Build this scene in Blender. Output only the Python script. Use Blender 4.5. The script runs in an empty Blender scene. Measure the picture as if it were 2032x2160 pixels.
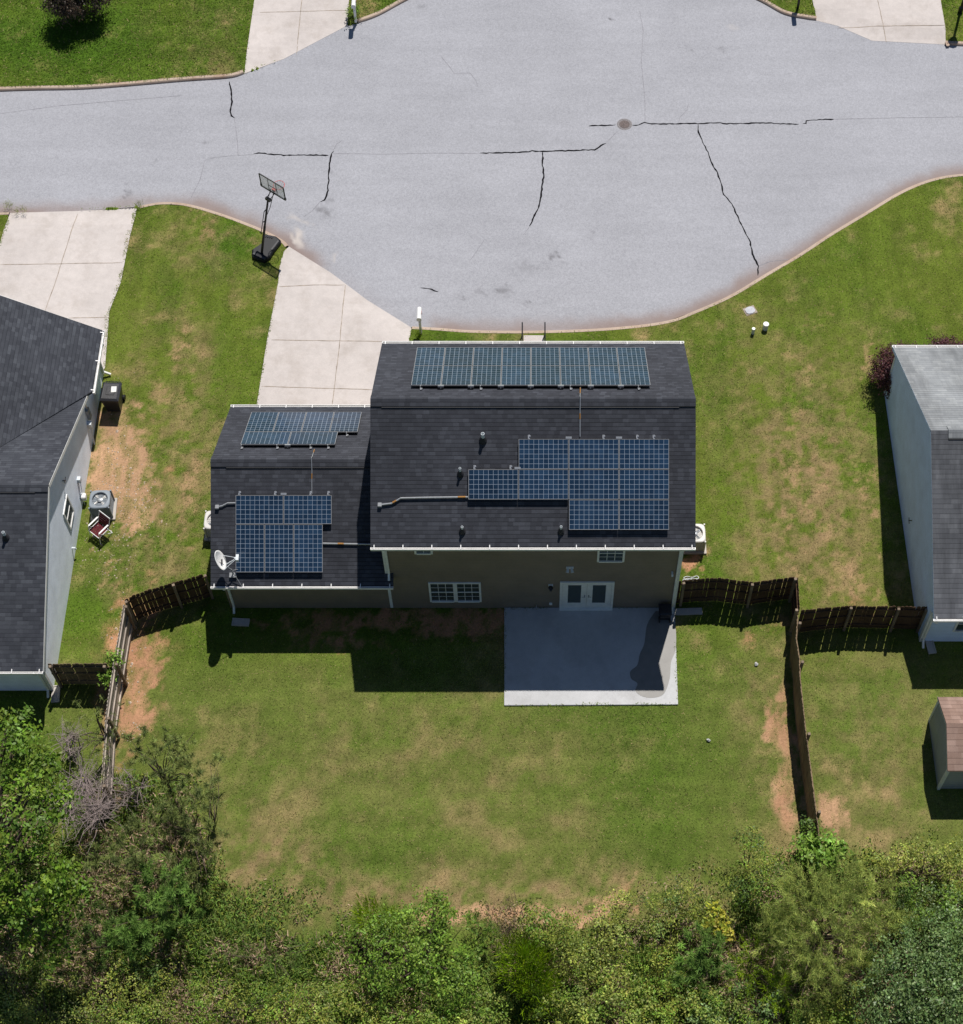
import bpy, bmesh, math, random
import numpy as np
from mathutils import Vector, Matrix
random.seed(7)
S = bpy.context.scene
COL = S.collection
R = math.radians

# ------------------------------------------------------------------ camera
# survey constants of the drone shot (solved from the roofs, the 1.65 x 0.99 m panels and the wall corners)
PW, PH = 2032.0, 2160.0
F, PITCH, CX, CY, H, D = 3699.56, 0.5707, 1125.33, 837.59, 57.2644, 31.4672
cd = bpy.data.cameras.new('camera'); cam = bpy.data.objects.new('camera', cd); COL.objects.link(cam)
cam.location = (0, -D, H); cam.rotation_euler = (PITCH, 0, 0)
cd.sensor_fit = 'HORIZONTAL'; cd.sensor_width = 36; cd.lens = F/PW*36
cd.shift_x = -(CX-PW/2)/PW; cd.shift_y = -(PH/2-CY)/PW
cd.clip_start = 1; cd.clip_end = 2000
S.camera = cam
S.render.resolution_x = 963; S.render.resolution_y = 1024

# ------------------------------------------------------------------ light
SUN = Vector((0.158, 0.515, 1.0)).normalized()
elev = math.asin(SUN.z); azi = math.atan2(SUN.x, SUN.y)
W = bpy.data.worlds.new('World'); S.world = W; W.use_nodes = True
sk = W.node_tree.nodes.new('ShaderNodeTexSky'); sk.sky_type = 'NISHITA'; sk.sun_disc = False
sk.sun_elevation = elev; sk.sun_rotation = azi; sk.altitude = 300; sk.air_density = 1.0; sk.dust_density = 0.3; sk.ozone_density = 3.0
bg = W.node_tree.nodes['Background']; bg.inputs[1].default_value = 0.058
W.node_tree.links.new(sk.outputs[0], bg.inputs[0])
ld = bpy.data.lights.new('sun', 'SUN'); ld.energy = 4.9; ld.angle = R(0.53); ld.color = (1.0, 0.96, 0.905)
sun = bpy.data.objects.new('sun', ld); COL.objects.link(sun)
sun.rotation_euler = (-SUN).to_track_quat('-Z', 'Y').to_euler(); sun.location = SUN*80
S.view_settings.view_transform = 'Standard'; S.view_settings.look = 'None'
S.view_settings.exposure = 0.0; S.view_settings.gamma = 1.0

# ------------------------------------------------------------------ survey helpers: photo reading -> place in the world
_s, _c = math.sin(PITCH), math.cos(PITCH)
def _ray(px, py):
    a = (px-CX)/F; b = -(py-CY)/F
    return a, _s+b*_c, -_c+b*_s
def G(px, py, z=0.0):
    r = _ray(px, py); t = (z-H)/r[2]
    return (r[0]*t, r[1]*t-D)
def VW(px, py, y):              # on a wall facing the camera at world y -> (x, z)
    r = _ray(px, py); t = (y+D)/r[1]
    return (r[0]*t, H+r[2]*t)
def XW(px, py, x):              # on a wall at world x -> (y, z)
    r = _ray(px, py); t = x/r[0]
    return (r[1]*t-D, H+r[2]*t)

# ------------------------------------------------------------------ object helpers
def tag(o, label=None, cat=None, group=None, kind=None):
    if label: o['label'] = label
    if cat: o['category'] = cat
    if group: o['group'] = group
    if kind: o['kind'] = kind
    return o
def thing(name, label, cat, loc=(0, 0, 0), rz=0, group=None):
    o = bpy.data.objects.new(name, None); COL.objects.link(o)
    o.location = loc; o.rotation_euler = (0, 0, rz); o.empty_display_size = 0.2
    return tag(o, label, cat, group)
def copy_tree(o, parent=None):
    c = o.copy(); COL.objects.link(c)
    if parent: c.parent = parent
    for ch in list(o.children): copy_tree(ch, c)
    return c

class MB:
    def __init__(s): s.v = []; s.f = []; s.uv = {}; s.smooth = False
    def add(s, vs, fs, uvs=None):
        o = len(s.v); s.v += [tuple(p) for p in vs]
        for i, f in enumerate(fs):
            if uvs: s.uv[len(s.f)] = uvs[i]
            s.f.append(tuple(o+k for k in f))
        return s
    def box(s, c, d, rz=0, M=None):
        x, y, z = d[0]/2, d[1]/2, d[2]/2
        p = [Vector(q) for q in ((-x,-y,-z),(x,-y,-z),(x,y,-z),(-x,y,-z),(-x,-y,z),(x,-y,z),(x,y,z),(-x,y,z))]
        m = M if M is not None else Matrix.Rotation(rz, 3, 'Z')
        p = [m @ q + Vector(c) for q in p]
        return s.add(p, [(0,3,2,1),(4,5,6,7),(0,1,5,4),(1,2,6,5),(2,3,7,6),(3,0,4,7)])
    def box2(s, a, b):
        return s.box([(a[i]+b[i])/2 for i in range(3)], [abs(b[i]-a[i]) for i in range(3)])
    def bar(s, a, b, w, h, up=(0, 0, 1)):
        a, b = Vector(a), Vector(b); d = b-a; L = d.length; d.normalize()
        u = Vector(up)
        if abs(d.dot(u)) > .98: u = Vector((0, 1, 0))
        sx = d.cross(u).normalized(); uz = sx.cross(d)
        return s.box((a+b)/2, (L, w, h), M=Matrix((d, sx, uz)).transposed())
    def tube(s, pts, r, n=8, cap=True):
        pts = [Vector(p) for p in pts]; rings = []
        rr = r if isinstance(r, (list, tuple)) else [r]*len(pts)
        u = None
        for i, p in enumerate(pts):
            d = (pts[min(i+1, len(pts)-1)]-pts[max(i-1, 0)]).normalized()
            if u is None:
                u = Vector((0, 0, 1)) if abs(d.z) < .9 else Vector((1, 0, 0))
            a = d.cross(u).normalized(); u = a.cross(d).normalized()
            rings.append([p+(a*math.cos(t)+u*math.sin(t))*rr[i] for t in (2*math.pi*k/n for k in range(n))])
        vs = [q for g in rings for q in g]; fs = []
        for i in range(len(pts)-1):
            for k in range(n):
                fs.append((i*n+k, i*n+(k+1) % n, (i+1)*n+(k+1) % n, (i+1)*n+k))
        if cap:
            fs.append(tuple(range(n-1, -1, -1))); fs.append(tuple((len(pts)-1)*n+k for k in range(n)))
        return s.add(vs, fs)
    def lathe(s, prof, n=20, c=(0, 0, 0)):
        vs = []; fs = []
        for r, z in prof:
            for k in range(n):
                t = 2*math.pi*k/n; vs.append((c[0]+r*math.cos(t), c[1]+r*math.sin(t), c[2]+z))
        for i in range(len(prof)-1):
            for k in range(n):
                fs.append((i*n+k, i*n+(k+1) % n, (i+1)*n+(k+1) % n, (i+1)*n+k))
        if prof[0][0] > 1e-4: fs.append(tuple(range(n-1, -1, -1)))
        if prof[-1][0] > 1e-4: fs.append(tuple((len(prof)-1)*n+k for k in range(n)))
        return s.add(vs, fs)
    def prism(s, poly, z0, z1):
        n = len(poly)
        vs = [(p[0], p[1], z0) for p in poly]+[(p[0], p[1], z1) for p in poly]
        return s.add(vs, [tuple(range(n-1, -1, -1)), tuple(range(n, 2*n))]+[(k, (k+1) % n, n+(k+1) % n, n+k) for k in range(n)])
    def build(s, name, m, parent=None, bevel=0, smooth=False, local=False):
        v = s.v
        if parent is not None and not local:           # world coordinates -> the thing's own
            r = parent
            while r.parent: r = r.parent
            L = r.location; v = [(p[0]-L.x, p[1]-L.y, p[2]-L.z) for p in v]
        me = bpy.data.meshes.new(name); me.from_pydata(v, [], s.f)
        if s.uv:
            ul = me.uv_layers.new(name='UVMap')
            for p in me.polygons:
                if p.index in s.uv:
                    for k, li in enumerate(p.loop_indices): ul.data[li].uv = s.uv[p.index][k]
        bm = bmesh.new(); bm.from_mesh(me)
        bmesh.ops.recalc_face_normals(bm, faces=bm.faces)
        if bevel > 0:
            try: bmesh.ops.bevel(bm, geom=[e for e in bm.edges if len(e.link_faces) == 2 and e.calc_face_angle(0) > .5], offset=bevel, segments=2, affect='EDGES', clamp_overlap=True)
            except Exception: pass
        bm.to_mesh(me); bm.free()
        if smooth:
            for p in me.polygons: p.use_smooth = True
        me.materials.append(m)
        o = bpy.data.objects.new(name, me); COL.objects.link(o)
        if parent is not None: o.parent = parent
        return o

def np_mesh(name, V, nper, cols, m, parent=None):
    """V (N,nper,3) separate faces with one colour each, numpy fast path"""
    N = len(V); me = bpy.data.meshes.new(name)
    me.vertices.add(N*nper); me.vertices.foreach_set('co', V.reshape(-1).astype(np.float32))
    me.loops.add(N*nper); me.loops.foreach_set('vertex_index', np.arange(N*nper, dtype=np.int32))
    me.polygons.add(N); me.polygons.foreach_set('loop_start', np.arange(0, N*nper, nper, dtype=np.int32))
    me.polygons.foreach_set('loop_total', np.full(N, nper, dtype=np.int32))
    me.update(calc_edges=True)
    at = me.color_attributes.new('Col', 'FLOAT_COLOR', 'POINT')
    c4 = np.ones((N, nper, 4), np.float32); c4[:, :, :3] = np.clip(cols, 0.002, .9)[:, None, :]
    at.data.foreach_set('color', c4.reshape(-1))
    me.materials.append(m)
    o = bpy.data.objects.new(name, me); COL.objects.link(o)
    if parent is not None: o.parent = parent
    return o

# ------------------------------------------------------------------ noise in numpy
def vnoise(x, y, sc, seed):
    rg = np.random.RandomState(seed); T = rg.rand(256, 256)
    u = np.asarray(x)/sc+1000.3; v = np.asarray(y)/sc+1000.7
    i = np.floor(u).astype(int); j = np.floor(v).astype(int); fx = u-i; fy = v-j
    fx = fx*fx*(3-2*fx); fy = fy*fy*(3-2*fy)
    g = lambda a, b: T[a % 256, b % 256]
    return (g(i, j)*(1-fx)+g(i+1, j)*fx)*(1-fy)+(g(i, j+1)*(1-fx)+g(i+1, j+1)*fx)*fy
def fbm(x, y, sc, seed, n=4):
    t = 0; a = 1; w = 0
    for k in range(n):
        t = t+a*vnoise(x, y, sc/2**k, seed+k); w += a; a *= .55
    return t/w
def inpoly(x, y, poly):
    c = np.zeros(np.shape(x), bool); n = len(poly)
    for i in range(n):
        x1, y1 = poly[i]; x2, y2 = poly[(i+1) % n]
        if y1 == y2: continue
        k = ((y1 > y) != (y2 > y)) & (x < (x2-x1)*(y-y1)/(y2-y1)+x1)
        c ^= k
    return c
def distline(x, y, line):
    d = np.full(np.shape(x), 1e9)
    for (x1, y1), (x2, y2) in zip(line[:-1], line[1:]):
        dx, dy = x2-x1, y2-y1; L = dx*dx+dy*dy+1e-12
        t = np.clip(((x-x1)*dx+(y-y1)*dy)/L, 0, 1)
        d = np.minimum(d, np.hypot(x-x1-t*dx, y-y1-t*dy))
    return d
def sstep(a, b, x):
    t = np.clip((x-a)/(b-a), 0, 1); return t*t*(3-2*t)
def smooth_line(pts, n=6):
    P = [Vector(p) for p in pts]; out = []
    for i in range(len(P)-1):
        p0, p1, p2, p3 = P[max(i-1, 0)], P[i], P[i+1], P[min(i+2, len(P)-1)]
        for k in range(n):
            t = k/n
            out.append(.5*((2*p1)+(p2-p0)*t+(2*p0-5*p1+4*p2-p3)*t*t+(3*p1-p0-3*p2+p3)*t**3))
    out.append(P[-1]); return [tuple(p) for p in out]

# ------------------------------------------------------------------ materials
class NT:
    def __init__(s, name):
        s.m = bpy.data.materials.new(name); s.m.use_nodes = True; s.t = s.m.node_tree
        s.b = s.t.nodes['Principled BSDF']; s.out = s.t.nodes['Material Output']
    def n(s, typ, **kw):
        x = s.t.nodes.new(typ)
        for k, v in kw.items(): setattr(x, k, v)
        return x
    def l(s, a, b): s.t.links.new(a, b)
    def coord(s, which='Object', scale=None):
        c = s.n('ShaderNodeTexCoord').outputs[which]
        if scale is not None:
            mp = s.n('ShaderNodeMapping'); mp.inputs['Scale'].default_value = scale; s.l(c, mp.inputs[0]); c = mp.outputs[0]
        return c
    def noise(s, vec, sc, det=3, rough=.6, w=None):
        x = s.n('ShaderNodeTexNoise'); x.inputs['Scale'].default_value = sc
        x.inputs['Detail'].default_value = det; x.inputs['Roughness'].default_value = rough
        s.l(vec, x.inputs['Vector']); return x.outputs['Fac']
    def ramp(s, fac, stops):
        x = s.n('ShaderNodeValToRGB'); e = x.color_ramp.elements
        while len(e) < len(stops): e.new(.5)
        for k, (p, c) in enumerate(stops):
            e[k].position = p; e[k].color = (*c, 1) if len(c) == 3 else c
        s.l(fac, x.inputs[0]); return x.outputs[0]
    def mul(s, col, fac, lo, hi, a=0., b=1.):
        r = s.n('ShaderNodeMapRange'); r.inputs[1].default_value = a; r.inputs[2].default_value = b
        r.inputs[3].default_value = lo; r.inputs[4].default_value = hi; s.l(fac, r.inputs[0])
        x = s.n('ShaderNodeVectorMath', operation='SCALE'); s.l(col, x.inputs[0]); s.l(r.outputs[0], x.inputs['Scale'])
        return x.outputs[0]
    def mix(s, fac, a, b):
        x = s.n('ShaderNodeMix', data_type='RGBA')
        if isinstance(fac, (int, float)): x.inputs[0].default_value = fac
        else: s.l(fac, x.inputs[0])
        for v, i in ((a, 6), (b, 7)):
            if isinstance(v, tuple): x.inputs[i].default_value = (*v, 1)
            else: s.l(v, x.inputs[i])
        return x.outputs[2]
    def math(s, op, a, b=None):
        x = s.n('ShaderNodeMath', operation=op)
        for v, i in ((a, 0), (b, 1)):
            if v is None: continue
            if isinstance(v, (int, float)): x.inputs[i].default_value = v
            else: s.l(v, x.inputs[i])
        return x.outputs[0]
    def rgb(s, c):
        x = s.n('ShaderNodeRGB'); x.outputs[0].default_value = (*c, 1); return x.outputs[0]
    def bump(s, h, st, dist=.01):
        x = s.n('ShaderNodeBump'); x.inputs['Strength'].default_value = st; x.inputs['Distance'].default_value = dist
        s.l(h, x.inputs['Height']); s.l(x.outputs[0], s.b.inputs['Normal'])
    def fin(s, col=None, rough=.8, spec=.3, metal=0):
        if col is not None: s.l(col, s.b.inputs['Base Color'])
        s.b.inputs['Roughness'].default_value = rough; s.b.inputs['Specular IOR Level'].default_value = spec
        s.b.inputs['Metallic'].default_value = metal
        return s.m

def simple(name, c, rough=.6, spec=.3, metal=0, var=.12, sc=6):
    t = NT(name); v = t.coord()
    col = t.mul(t.rgb(c), t.noise(v, sc, 4), 1-var*2, 1+var*2, .2, .8)
    return t.fin(col, rough, spec, metal)

M = {}
M['white'] = simple('white_paint', (.78, .77, .74), .5, .3, 0, .06, 3)
M['white_metal'] = simple('white_metal', (.80, .79, .77), .4, .4, 0, .05, 5)
M['black'] = simple('black_plastic', (.008, .009, .011), .5, .3, 0, .15, 9)
M['black_paint'] = simple('black_paint', (.01, .01, .012), .35, .4, 0, .1, 9)
M['bin'] = simple('bin_plastic', (.022, .022, .026), .38, .5, 0, .2, 12)
M['grey_metal'] = simple('grey_metal', (.34, .36, .38), .4, .5, .4, .1, 8)
M['ac_grey'] = simple('ac_grey', (.22, .25, .28), .5, .4, 0, .08, 8)
M['ac_beige'] = simple('ac_beige', (.62, .60, .56), .5, .4, 0, .06, 8)
M['galv'] = simple('galvanised_pipe', (.55, .56, .57), .38, .5, .6, .08, 14)
M['lid_grey'] = simple('lid_grey', (.47, .47, .50), .7, .2, 0, .1, 9)
M['junction'] = simple('junction_grey', (.22, .23, .24), .6, .3, 0, .1, 12)
M['orange'] = simple('orange_label', (.34, .17, .05), .5, .3, 0, .1, 20)
M['vent_dark'] = simple('vent_rubber', (.03, .03, .034), .6, .3, 0, .1, 12)
M['red'] = simple('red_paint', (.55, .05, .05), .4, .4, 0, .08, 8)
M['maroon'] = simple('maroon_webbing', (.10, .015, .022), .8, .2, 0, .3, 30)
M['iron'] = simple('cast_iron', (.11, .085, .08), .65, .4, .2, .35, 25)
M['iron_rim'] = simple('worn_rim', (.22, .205, .205), .85, .1, 0, .25, 18)
M['paper'] = simple('white_paper', (.72, .71, .68), .7, .2, 0, .1, 12)
M['net'] = simple('net_cord', (.6, .55, .55), .9, .1, 0, .1, 9)
M['stone'] = simple('stone', (.52, .42, .33), .9, .2, 0, .3, 14)
M['litter'] = simple('litter_plastic', (.5, .5, .5), .6, .3, 0, .1, 9)
M['twig'] = simple('dead_twig', (.31, .25, .235), .9, .1, 0, .25, 5)
M['bark'] = simple('bark', (.12, .09, .07), .95, .1, 0, .3, 7)
M['white_pale'] = simple('pale_plastic', (.62, .66, .68), .6, .3, 0, .06, 12)

def m_glass(name, c=(.02, .025, .03)):
    t = NT(name); return t.fin(t.rgb(c), .06, .6)
M['glass'] = m_glass('window_glass', (.045, .062, .064))
def m_board():
    t = NT('acrylic_board'); t.b.inputs['Base Color'].default_value = (.72, .74, .72, 1)
    t.b.inputs['Roughness'].default_value = .15; t.b.inputs['Alpha'].default_value = .38
    return t.m
M['acrylic'] = m_board()

def m_shingle(name, lo, hi, tabw=.26, rowh=.145, streak=0, grit=.25, line=.42):
    t = NT(name); uv = t.coord('UV'); sp = t.n('ShaderNodeSeparateXYZ'); t.l(uv, sp.inputs[0])
    row = t.math('FLOOR', t.math('DIVIDE', sp.outputs[1], rowh)); fr = t.math('FRACT', t.math('DIVIDE', sp.outputs[1], rowh))
    wn0 = t.n('ShaderNodeTexWhiteNoise', noise_dimensions='1D'); t.l(row, wn0.inputs['W'])
    us = t.math('ADD', t.math('DIVIDE', sp.outputs[0], tabw), t.math('MULTIPLY', wn0.outputs['Value'], 7.3))
    cell = t.math('FLOOR', us)
    cb = t.n('ShaderNodeCombineXYZ'); t.l(cell, cb.inputs[0]); t.l(row, cb.inputs[1])
    wn = t.n('ShaderNodeTexWhiteNoise', noise_dimensions='2D'); t.l(cb.outputs[0], wn.inputs['Vector'])
    col = t.ramp(wn.outputs['Value'], [(0, lo), (.55, tuple(.7*a+.3*b for a, b in zip(lo, hi))), (.85, tuple(.4*a+.6*b for a, b in zip(lo, hi))), (1, hi)])
    # the thick butt edge of every course, broken where tabs are laminated
    edge = t.math('LESS_THAN', fr, .15)
    dk = t.math('SUBTRACT', 1.0, t.math('MULTIPLY', edge, line))
    x = t.n('ShaderNodeVectorMath', operation='SCALE'); t.l(col, x.inputs[0]); t.l(dk, x.inputs['Scale']); col = x.outputs[0]
    ob = t.coord()
    col = t.mul(col, t.noise(ob, 55, 2), 1-grit, 1+grit, .25, .75)
    col = t.mul(col, t.noise(ob, .55, 4), .84, 1.18, .3, .7)
    if streak:
        st = t.noise(t.coord('UV', (1.1, .16, 1)), 1.0, 5, .7)
        col = t.mul(col, st, 1.15, 1-streak, .42, .68)
    t.bump(t.math('ADD', fr, t.math('MULTIPLY', wn.outputs['Value'], .3)), .5, .012)
    return t.fin(col, .92, .18)
M['shingle'] = m_shingle('dark_shingle', (.042, .044, .053), (.068, .072, .086), .19, .138, 0, .25, .62)
M['shingle_blue'] = m_shingle('slate_shingle', (.044, .047, .057), (.080, .086, .10), .2, .14, 0, .25, .38)
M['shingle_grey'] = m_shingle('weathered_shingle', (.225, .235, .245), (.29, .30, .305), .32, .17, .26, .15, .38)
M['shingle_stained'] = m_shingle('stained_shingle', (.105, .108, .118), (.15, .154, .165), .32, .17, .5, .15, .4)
M['shingle_pink'] = m_shingle('brown_shingle', (.25, .165, .13), (.36, .25, .205), .3, .2, .2, .2, .3)

def m_siding(name, c, pitch=.115, st=.6, ax='Z'):
    t = NT(name); v = t.coord(); sp = t.n('ShaderNodeSeparateXYZ'); t.l(v, sp.inputs[0])
    fr = t.math('FRACT', t.math('DIVIDE', sp.outputs[2], pitch))
    col = t.mul(t.rgb(c), t.noise(v, 1.3, 4), .9, 1.1, .3, .7)
    col = t.mul(col, t.noise(v, 40, 2), .9, 1.1, .3, .7)
    gap = t.math('LESS_THAN', fr, .09)
    x = t.n('ShaderNodeVectorMath', operation='SCALE'); t.l(col, x.inputs[0]); t.l(t.math('SUBTRACT', 1, t.math('MULTIPLY', gap, .42)), x.inputs['Scale'])
    t.bump(t.math('SUBTRACT', 1, fr), st, .015)
    return t.fin(x.outputs[0], .6, .3)
M['siding_tan'] = m_siding('tan_siding', (.222, .182, .140))
M['siding_blue'] = m_siding('pale_blue_siding', (.80, .86, .95))
M['siding_blue_grey'] = m_siding('blue_grey_siding', (.62, .76, .98))
M['siding_shed'] = m_siding('shed_siding', (.30, .33, .36), .2)
M['trim_shade'] = simple('aged_trim', (.76, .77, .74), .55, .3, 0, .07, 4)

def m_concrete(name, c, stain=(.42, .33, .27), amt=.5):
    t = NT(name); v = t.coord()
    col = t.rgb(c)
    col = t.mul(col, t.noise(v, .35, 5), .90, 1.08, .3, .7)
    col = t.mul(col, t.noise(v, 3.0, 5, .7), .93, 1.06, .3, .7)
    col = t.mul(col, t.noise(v, 60, 2), .90, 1.09, .3, .7)
    f = t.math('MULTIPLY', t.ramp(t.noise(v, .9, 6, .72), [(.50, (0, 0, 0)), (.70, (1, 1, 1))]), amt)
    col = t.mix(f, col, stain)
    t.bump(t.noise(v, 45, 3), .15, .004)
    return t.fin(col, .88, .2)
M['concrete'] = m_concrete('driveway_concrete', (.54, .49, .46), (.36, .31, .27), .45)
M['patio'] = m_concrete('patio_concrete', (.50, .50, .50), (.33, .32, .31), .45)
M['kerb'] = m_concrete('kerb_concrete', (.46, .36, .285), (.34, .22, .15), .75)
M['pad'] = m_concrete('pad_concrete', (.47, .44, .40))
M['joint'] = simple('joint_filler', (.33, .275, .225), .95, .1, 0, .25, 5)
M['tar'] = simple('tar_sealant', (.010, .010, .012), .95, .08, 0, .2, 20)
M['hair_crack'] = simple('hairline_crack', (.25, .245, .265), .9, .1, 0, .2, 9)
M['stain'] = simple('water_stain', (.21, .20, .185), .5, .35, 0, .08, 3)

def m_asphalt():
    t = NT('asphalt'); v = t.coord(); at = t.n('ShaderNodeAttribute', attribute_name='silt')
    col = t.rgb((.335, .336, .360))
    col = t.mul(col, t.noise(v, .22, 5), .94, 1.06, .3, .7)
    col = t.mul(col, t.noise(t.coord('Object', (.25, 1.6, 1)), .8, 5, .65), .95, 1.05, .3, .7)
    col = t.mul(col, t.noise(v, 13, 3, .8), .84, 1.16, .3, .7)
    col = t.mul(col, t.noise(v, 38, 2), .84, 1.16, .3, .7)
    sp = t.ramp(t.noise(v, 1.5, 8, .75), [(.66, (0, 0, 0)), (.74, (1, 1, 1))])
    col = t.mix(t.math('MULTIPLY', sp, .35), col, (.17, .17, .19))
    white = t.ramp(t.noise(v, 16, 2), [(.80, (0, 0, 0)), (.83, (1, 1, 1))])
    col = t.mix(white, col, (.7, .7, .7))
    sepr = t.n('ShaderNodeSeparateColor'); t.l(at.outputs['Color'], sepr.inputs[0])
    col = t.mix(sepr.outputs[0], col, (.24, .175, .15))       # red silt washed along the kerb
    col = t.mix(sepr.outputs[1], col, (.075, .07, .072))       # oil and damp
    col = t.mix(sepr.outputs[2], col, (.52, .47, .43))         # pale scuffs
    t.bump(t.noise(v, 40, 3), .35, .006)
    return t.fin(col, .9, .2)
M['asphalt'] = m_asphalt()

def m_soil():
    t = NT('lawn_soil'); v = t.coord(); at = t.n('ShaderNodeAttribute', attribute_name='Col')
    col = at.outputs['Color']
    col = t.mul(col, t.noise(v, 1.2, 5, .7), .86, 1.14, .3, .7)
    col = t.mul(col, t.noise(v, 11, 5, .75), .72, 1.30, .3, .7)
    col = t.mul(col, t.noise(v, 45, 2), .75, 1.25, .3, .7)
    t.bump(t.noise(v, 18, 4, .7), .5, .03)
    return t.fin(col, .97, .08)
M['soil'] = m_soil()

def m_leaf(name, trans=.25, rough=.5, spec=.3, flat=False):
    t = NT(name); at = t.n('ShaderNodeAttribute', attribute_name='Col')
    t.fin(at.outputs['Color'], rough, spec)
    tr = t.n('ShaderNodeBsdfTranslucent'); g = t.n('ShaderNodeGamma'); g.inputs[1].default_value = .85
    t.l(at.outputs['Color'], g.inputs[0]); t.l(g.outputs[0], tr.inputs[0])
    if flat:                     # soft turf shading: blade normals lean towards the sky
        ge = t.n('ShaderNodeNewGeometry'); ab = t.n('ShaderNodeVectorMath', operation='MULTIPLY_ADD')
        t.l(ge.outputs['Normal'], ab.inputs[0]); ab.inputs[1].default_value = (.35, .35, .35); ab.inputs[2].default_value = (0, 0, .8)
        nn = t.n('ShaderNodeVectorMath', operation='NORMALIZE'); t.l(ab.outputs[0], nn.inputs[0]); t.l(nn.outputs[0], t.b.inputs['Normal'])
    mx = t.n('ShaderNodeMixShader'); mx.inputs[0].default_value = trans
    t.l(t.b.outputs[0], mx.inputs[1]); t.l(tr.outputs[0], mx.inputs[2]); t.l(mx.outputs[0], t.out.inputs[0])
    return t.m
M['leaf'] = m_leaf('leaf', .24); M['leaf_gloss'] = m_leaf('glossy_leaf', .25, .42, .35)
M['needle'] = m_leaf('needle', .24, .6, .2); M['grass'] = m_leaf('grass_blade', .3, .7, .12, True)

def m_wood(name, c, c2):
    t = NT(name); v = t.coord('Object', (9, 9, .8)); n = t.noise(v, 1.5, 5, .7)
    col = t.mix(n, c, c2)
    col = t.mul(col, t.noise(t.coord(), 1.1, 4), .6, 1.35, .3, .7)
    t.bump(t.noise(v, 6, 3), .3, .01)
    return t.fin(col, .9, .15)
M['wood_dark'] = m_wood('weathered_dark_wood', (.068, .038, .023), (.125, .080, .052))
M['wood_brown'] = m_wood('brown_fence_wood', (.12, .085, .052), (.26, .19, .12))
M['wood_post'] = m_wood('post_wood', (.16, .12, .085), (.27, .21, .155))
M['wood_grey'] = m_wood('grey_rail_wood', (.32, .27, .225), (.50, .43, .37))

def m_cells():
    """6 x 10 poly cells, UV 0..1 over the glass"""
    t = NT('solar_cells'); uv = t.coord('UV'); sp = t.n('ShaderNodeSeparateXYZ'); t.l(uv, sp.inputs[0])
    def grid(o, n, w):
        fr = t.math('FRACT', t.math('MULTIPLY', o, n)); d = t.math('ABSOLUTE', t.math('SUBTRACT', fr, .5))
        return t.math('GREATER_THAN', d, .5-w)
    gx = grid(sp.outputs[0], 6, .026); gy = grid(sp.outputs[1], 10, .026)
    g = t.math('MAXIMUM', gx, gy)
    cb = t.n('ShaderNodeCombineXYZ')
    t.l(t.math('FLOOR', t.math('MULTIPLY', sp.outputs[0], 6)), cb.inputs[0]); t.l(t.math('FLOOR', t.math('MULTIPLY', sp.outputs[1], 10)), cb.inputs[1])
    wn = t.n('ShaderNodeTexWhiteNoise', noise_dimensions='3D')
    oi = t.n('ShaderNodeObjectInfo'); t.l(oi.outputs['Random'], cb.inputs[2]); t.l(cb.outputs[0], wn.inputs['Vector'])
    c = t.ramp(wn.outputs['Value'], [(0, (.009, .025, .054)), (.5, (.012, .032, .067)), (1, (.017, .042, .084))])
    bus = grid(t.math('ADD', t.math('MULTIPLY', sp.outputs[0], 1.0), 1/36), 18, .06)
    c = t.mix(t.math('MULTIPLY', bus, .10), c, (.2, .3, .42))
    c = t.mul(c, oi.outputs['Random'], .82, 1.2)
    c = t.mul(c, t.noise(t.coord(), 1.1, 3), .85, 1.18, .3, .7)
    c = t.mix(g, c, (.36, .42, .50))
    return t.fin(c, .12, .5)
M['cells'] = m_cells()
M['alu'] = simple('aluminium_frame', (.36, .35, .34), .45, .4, .2, .05, 6)

# ================================================================== SETTING: ground, road, kerbs, driveways
px = lambda L, z=0.0: [G(a, b, z) for a, b in L]
ZR = -0.11
UP = px([(-900,238),(-400,215),(0,193),(186,188),(385,172),(483,165),(515,156),(599,124),(734,53),(756,49),(800,33),(861,0),(950,-45),(1080,-80),(1250,-95),(1400,-75),(1500,-40),(1597,0),(1653,30),(1699,40),(1722,43),(1768,54.6),(1840,85.6),(1999,94),(2032,97),(2400,110),(3000,118)], ZR)
LOk2 = [(870,690),(924.6,693),(999.5,698),(1141,698.7),(1282,693),(1402,679),(1470,655),(1541,623),(1611,581),(1682,539),(1752,493),(1822.5,450.7),(1886,412),(1935,389),(1981,375),(2032,368),(2160,357),(2400,345),(3000,335)]
LOk1 = [(295,436),(342,428),(398,432),(470.6,453),(535,477),(569,492),(599,509),(609.6,520)]
LO = px([(-900,495),(-400,470),(21,449),(162,445)]+LOk1+[(700,576.5),(775,633),(866.6,690)]+LOk2, ZR)
ROAD = UP+LO[::-1]
KERBS = [px([(-900,495),(-400,470),(-100,455),(21,449)], ZR), px(LOk1, ZR), px(LOk2, ZR),
         UP[:7][::-1], UP[9:21][::-1], UP[23:][::-1]]
DRA = px([(515.5,155),(538,0),(549,-80),(560,-160),(748,-160),(742,-80),(737,0),(734,53),(599,124)], ZR)
DRB = px([(1722,43),(1712.7,0),(1698,-60),(1680,-140),(1945,-140),(1967,-60),(1983,0),(1999,94),(1840,85.6),(1768,54.6)], ZR)
DRC = px([(21,449),(162,445),(291,438.5),(274,509),(256,600),(232,660),(223,778)], ZR)+[(-17.0, 5.7), (-23.5, 5.7), (-23.5, 8)]+px([(-60,640),(0,522)], ZR)
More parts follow.
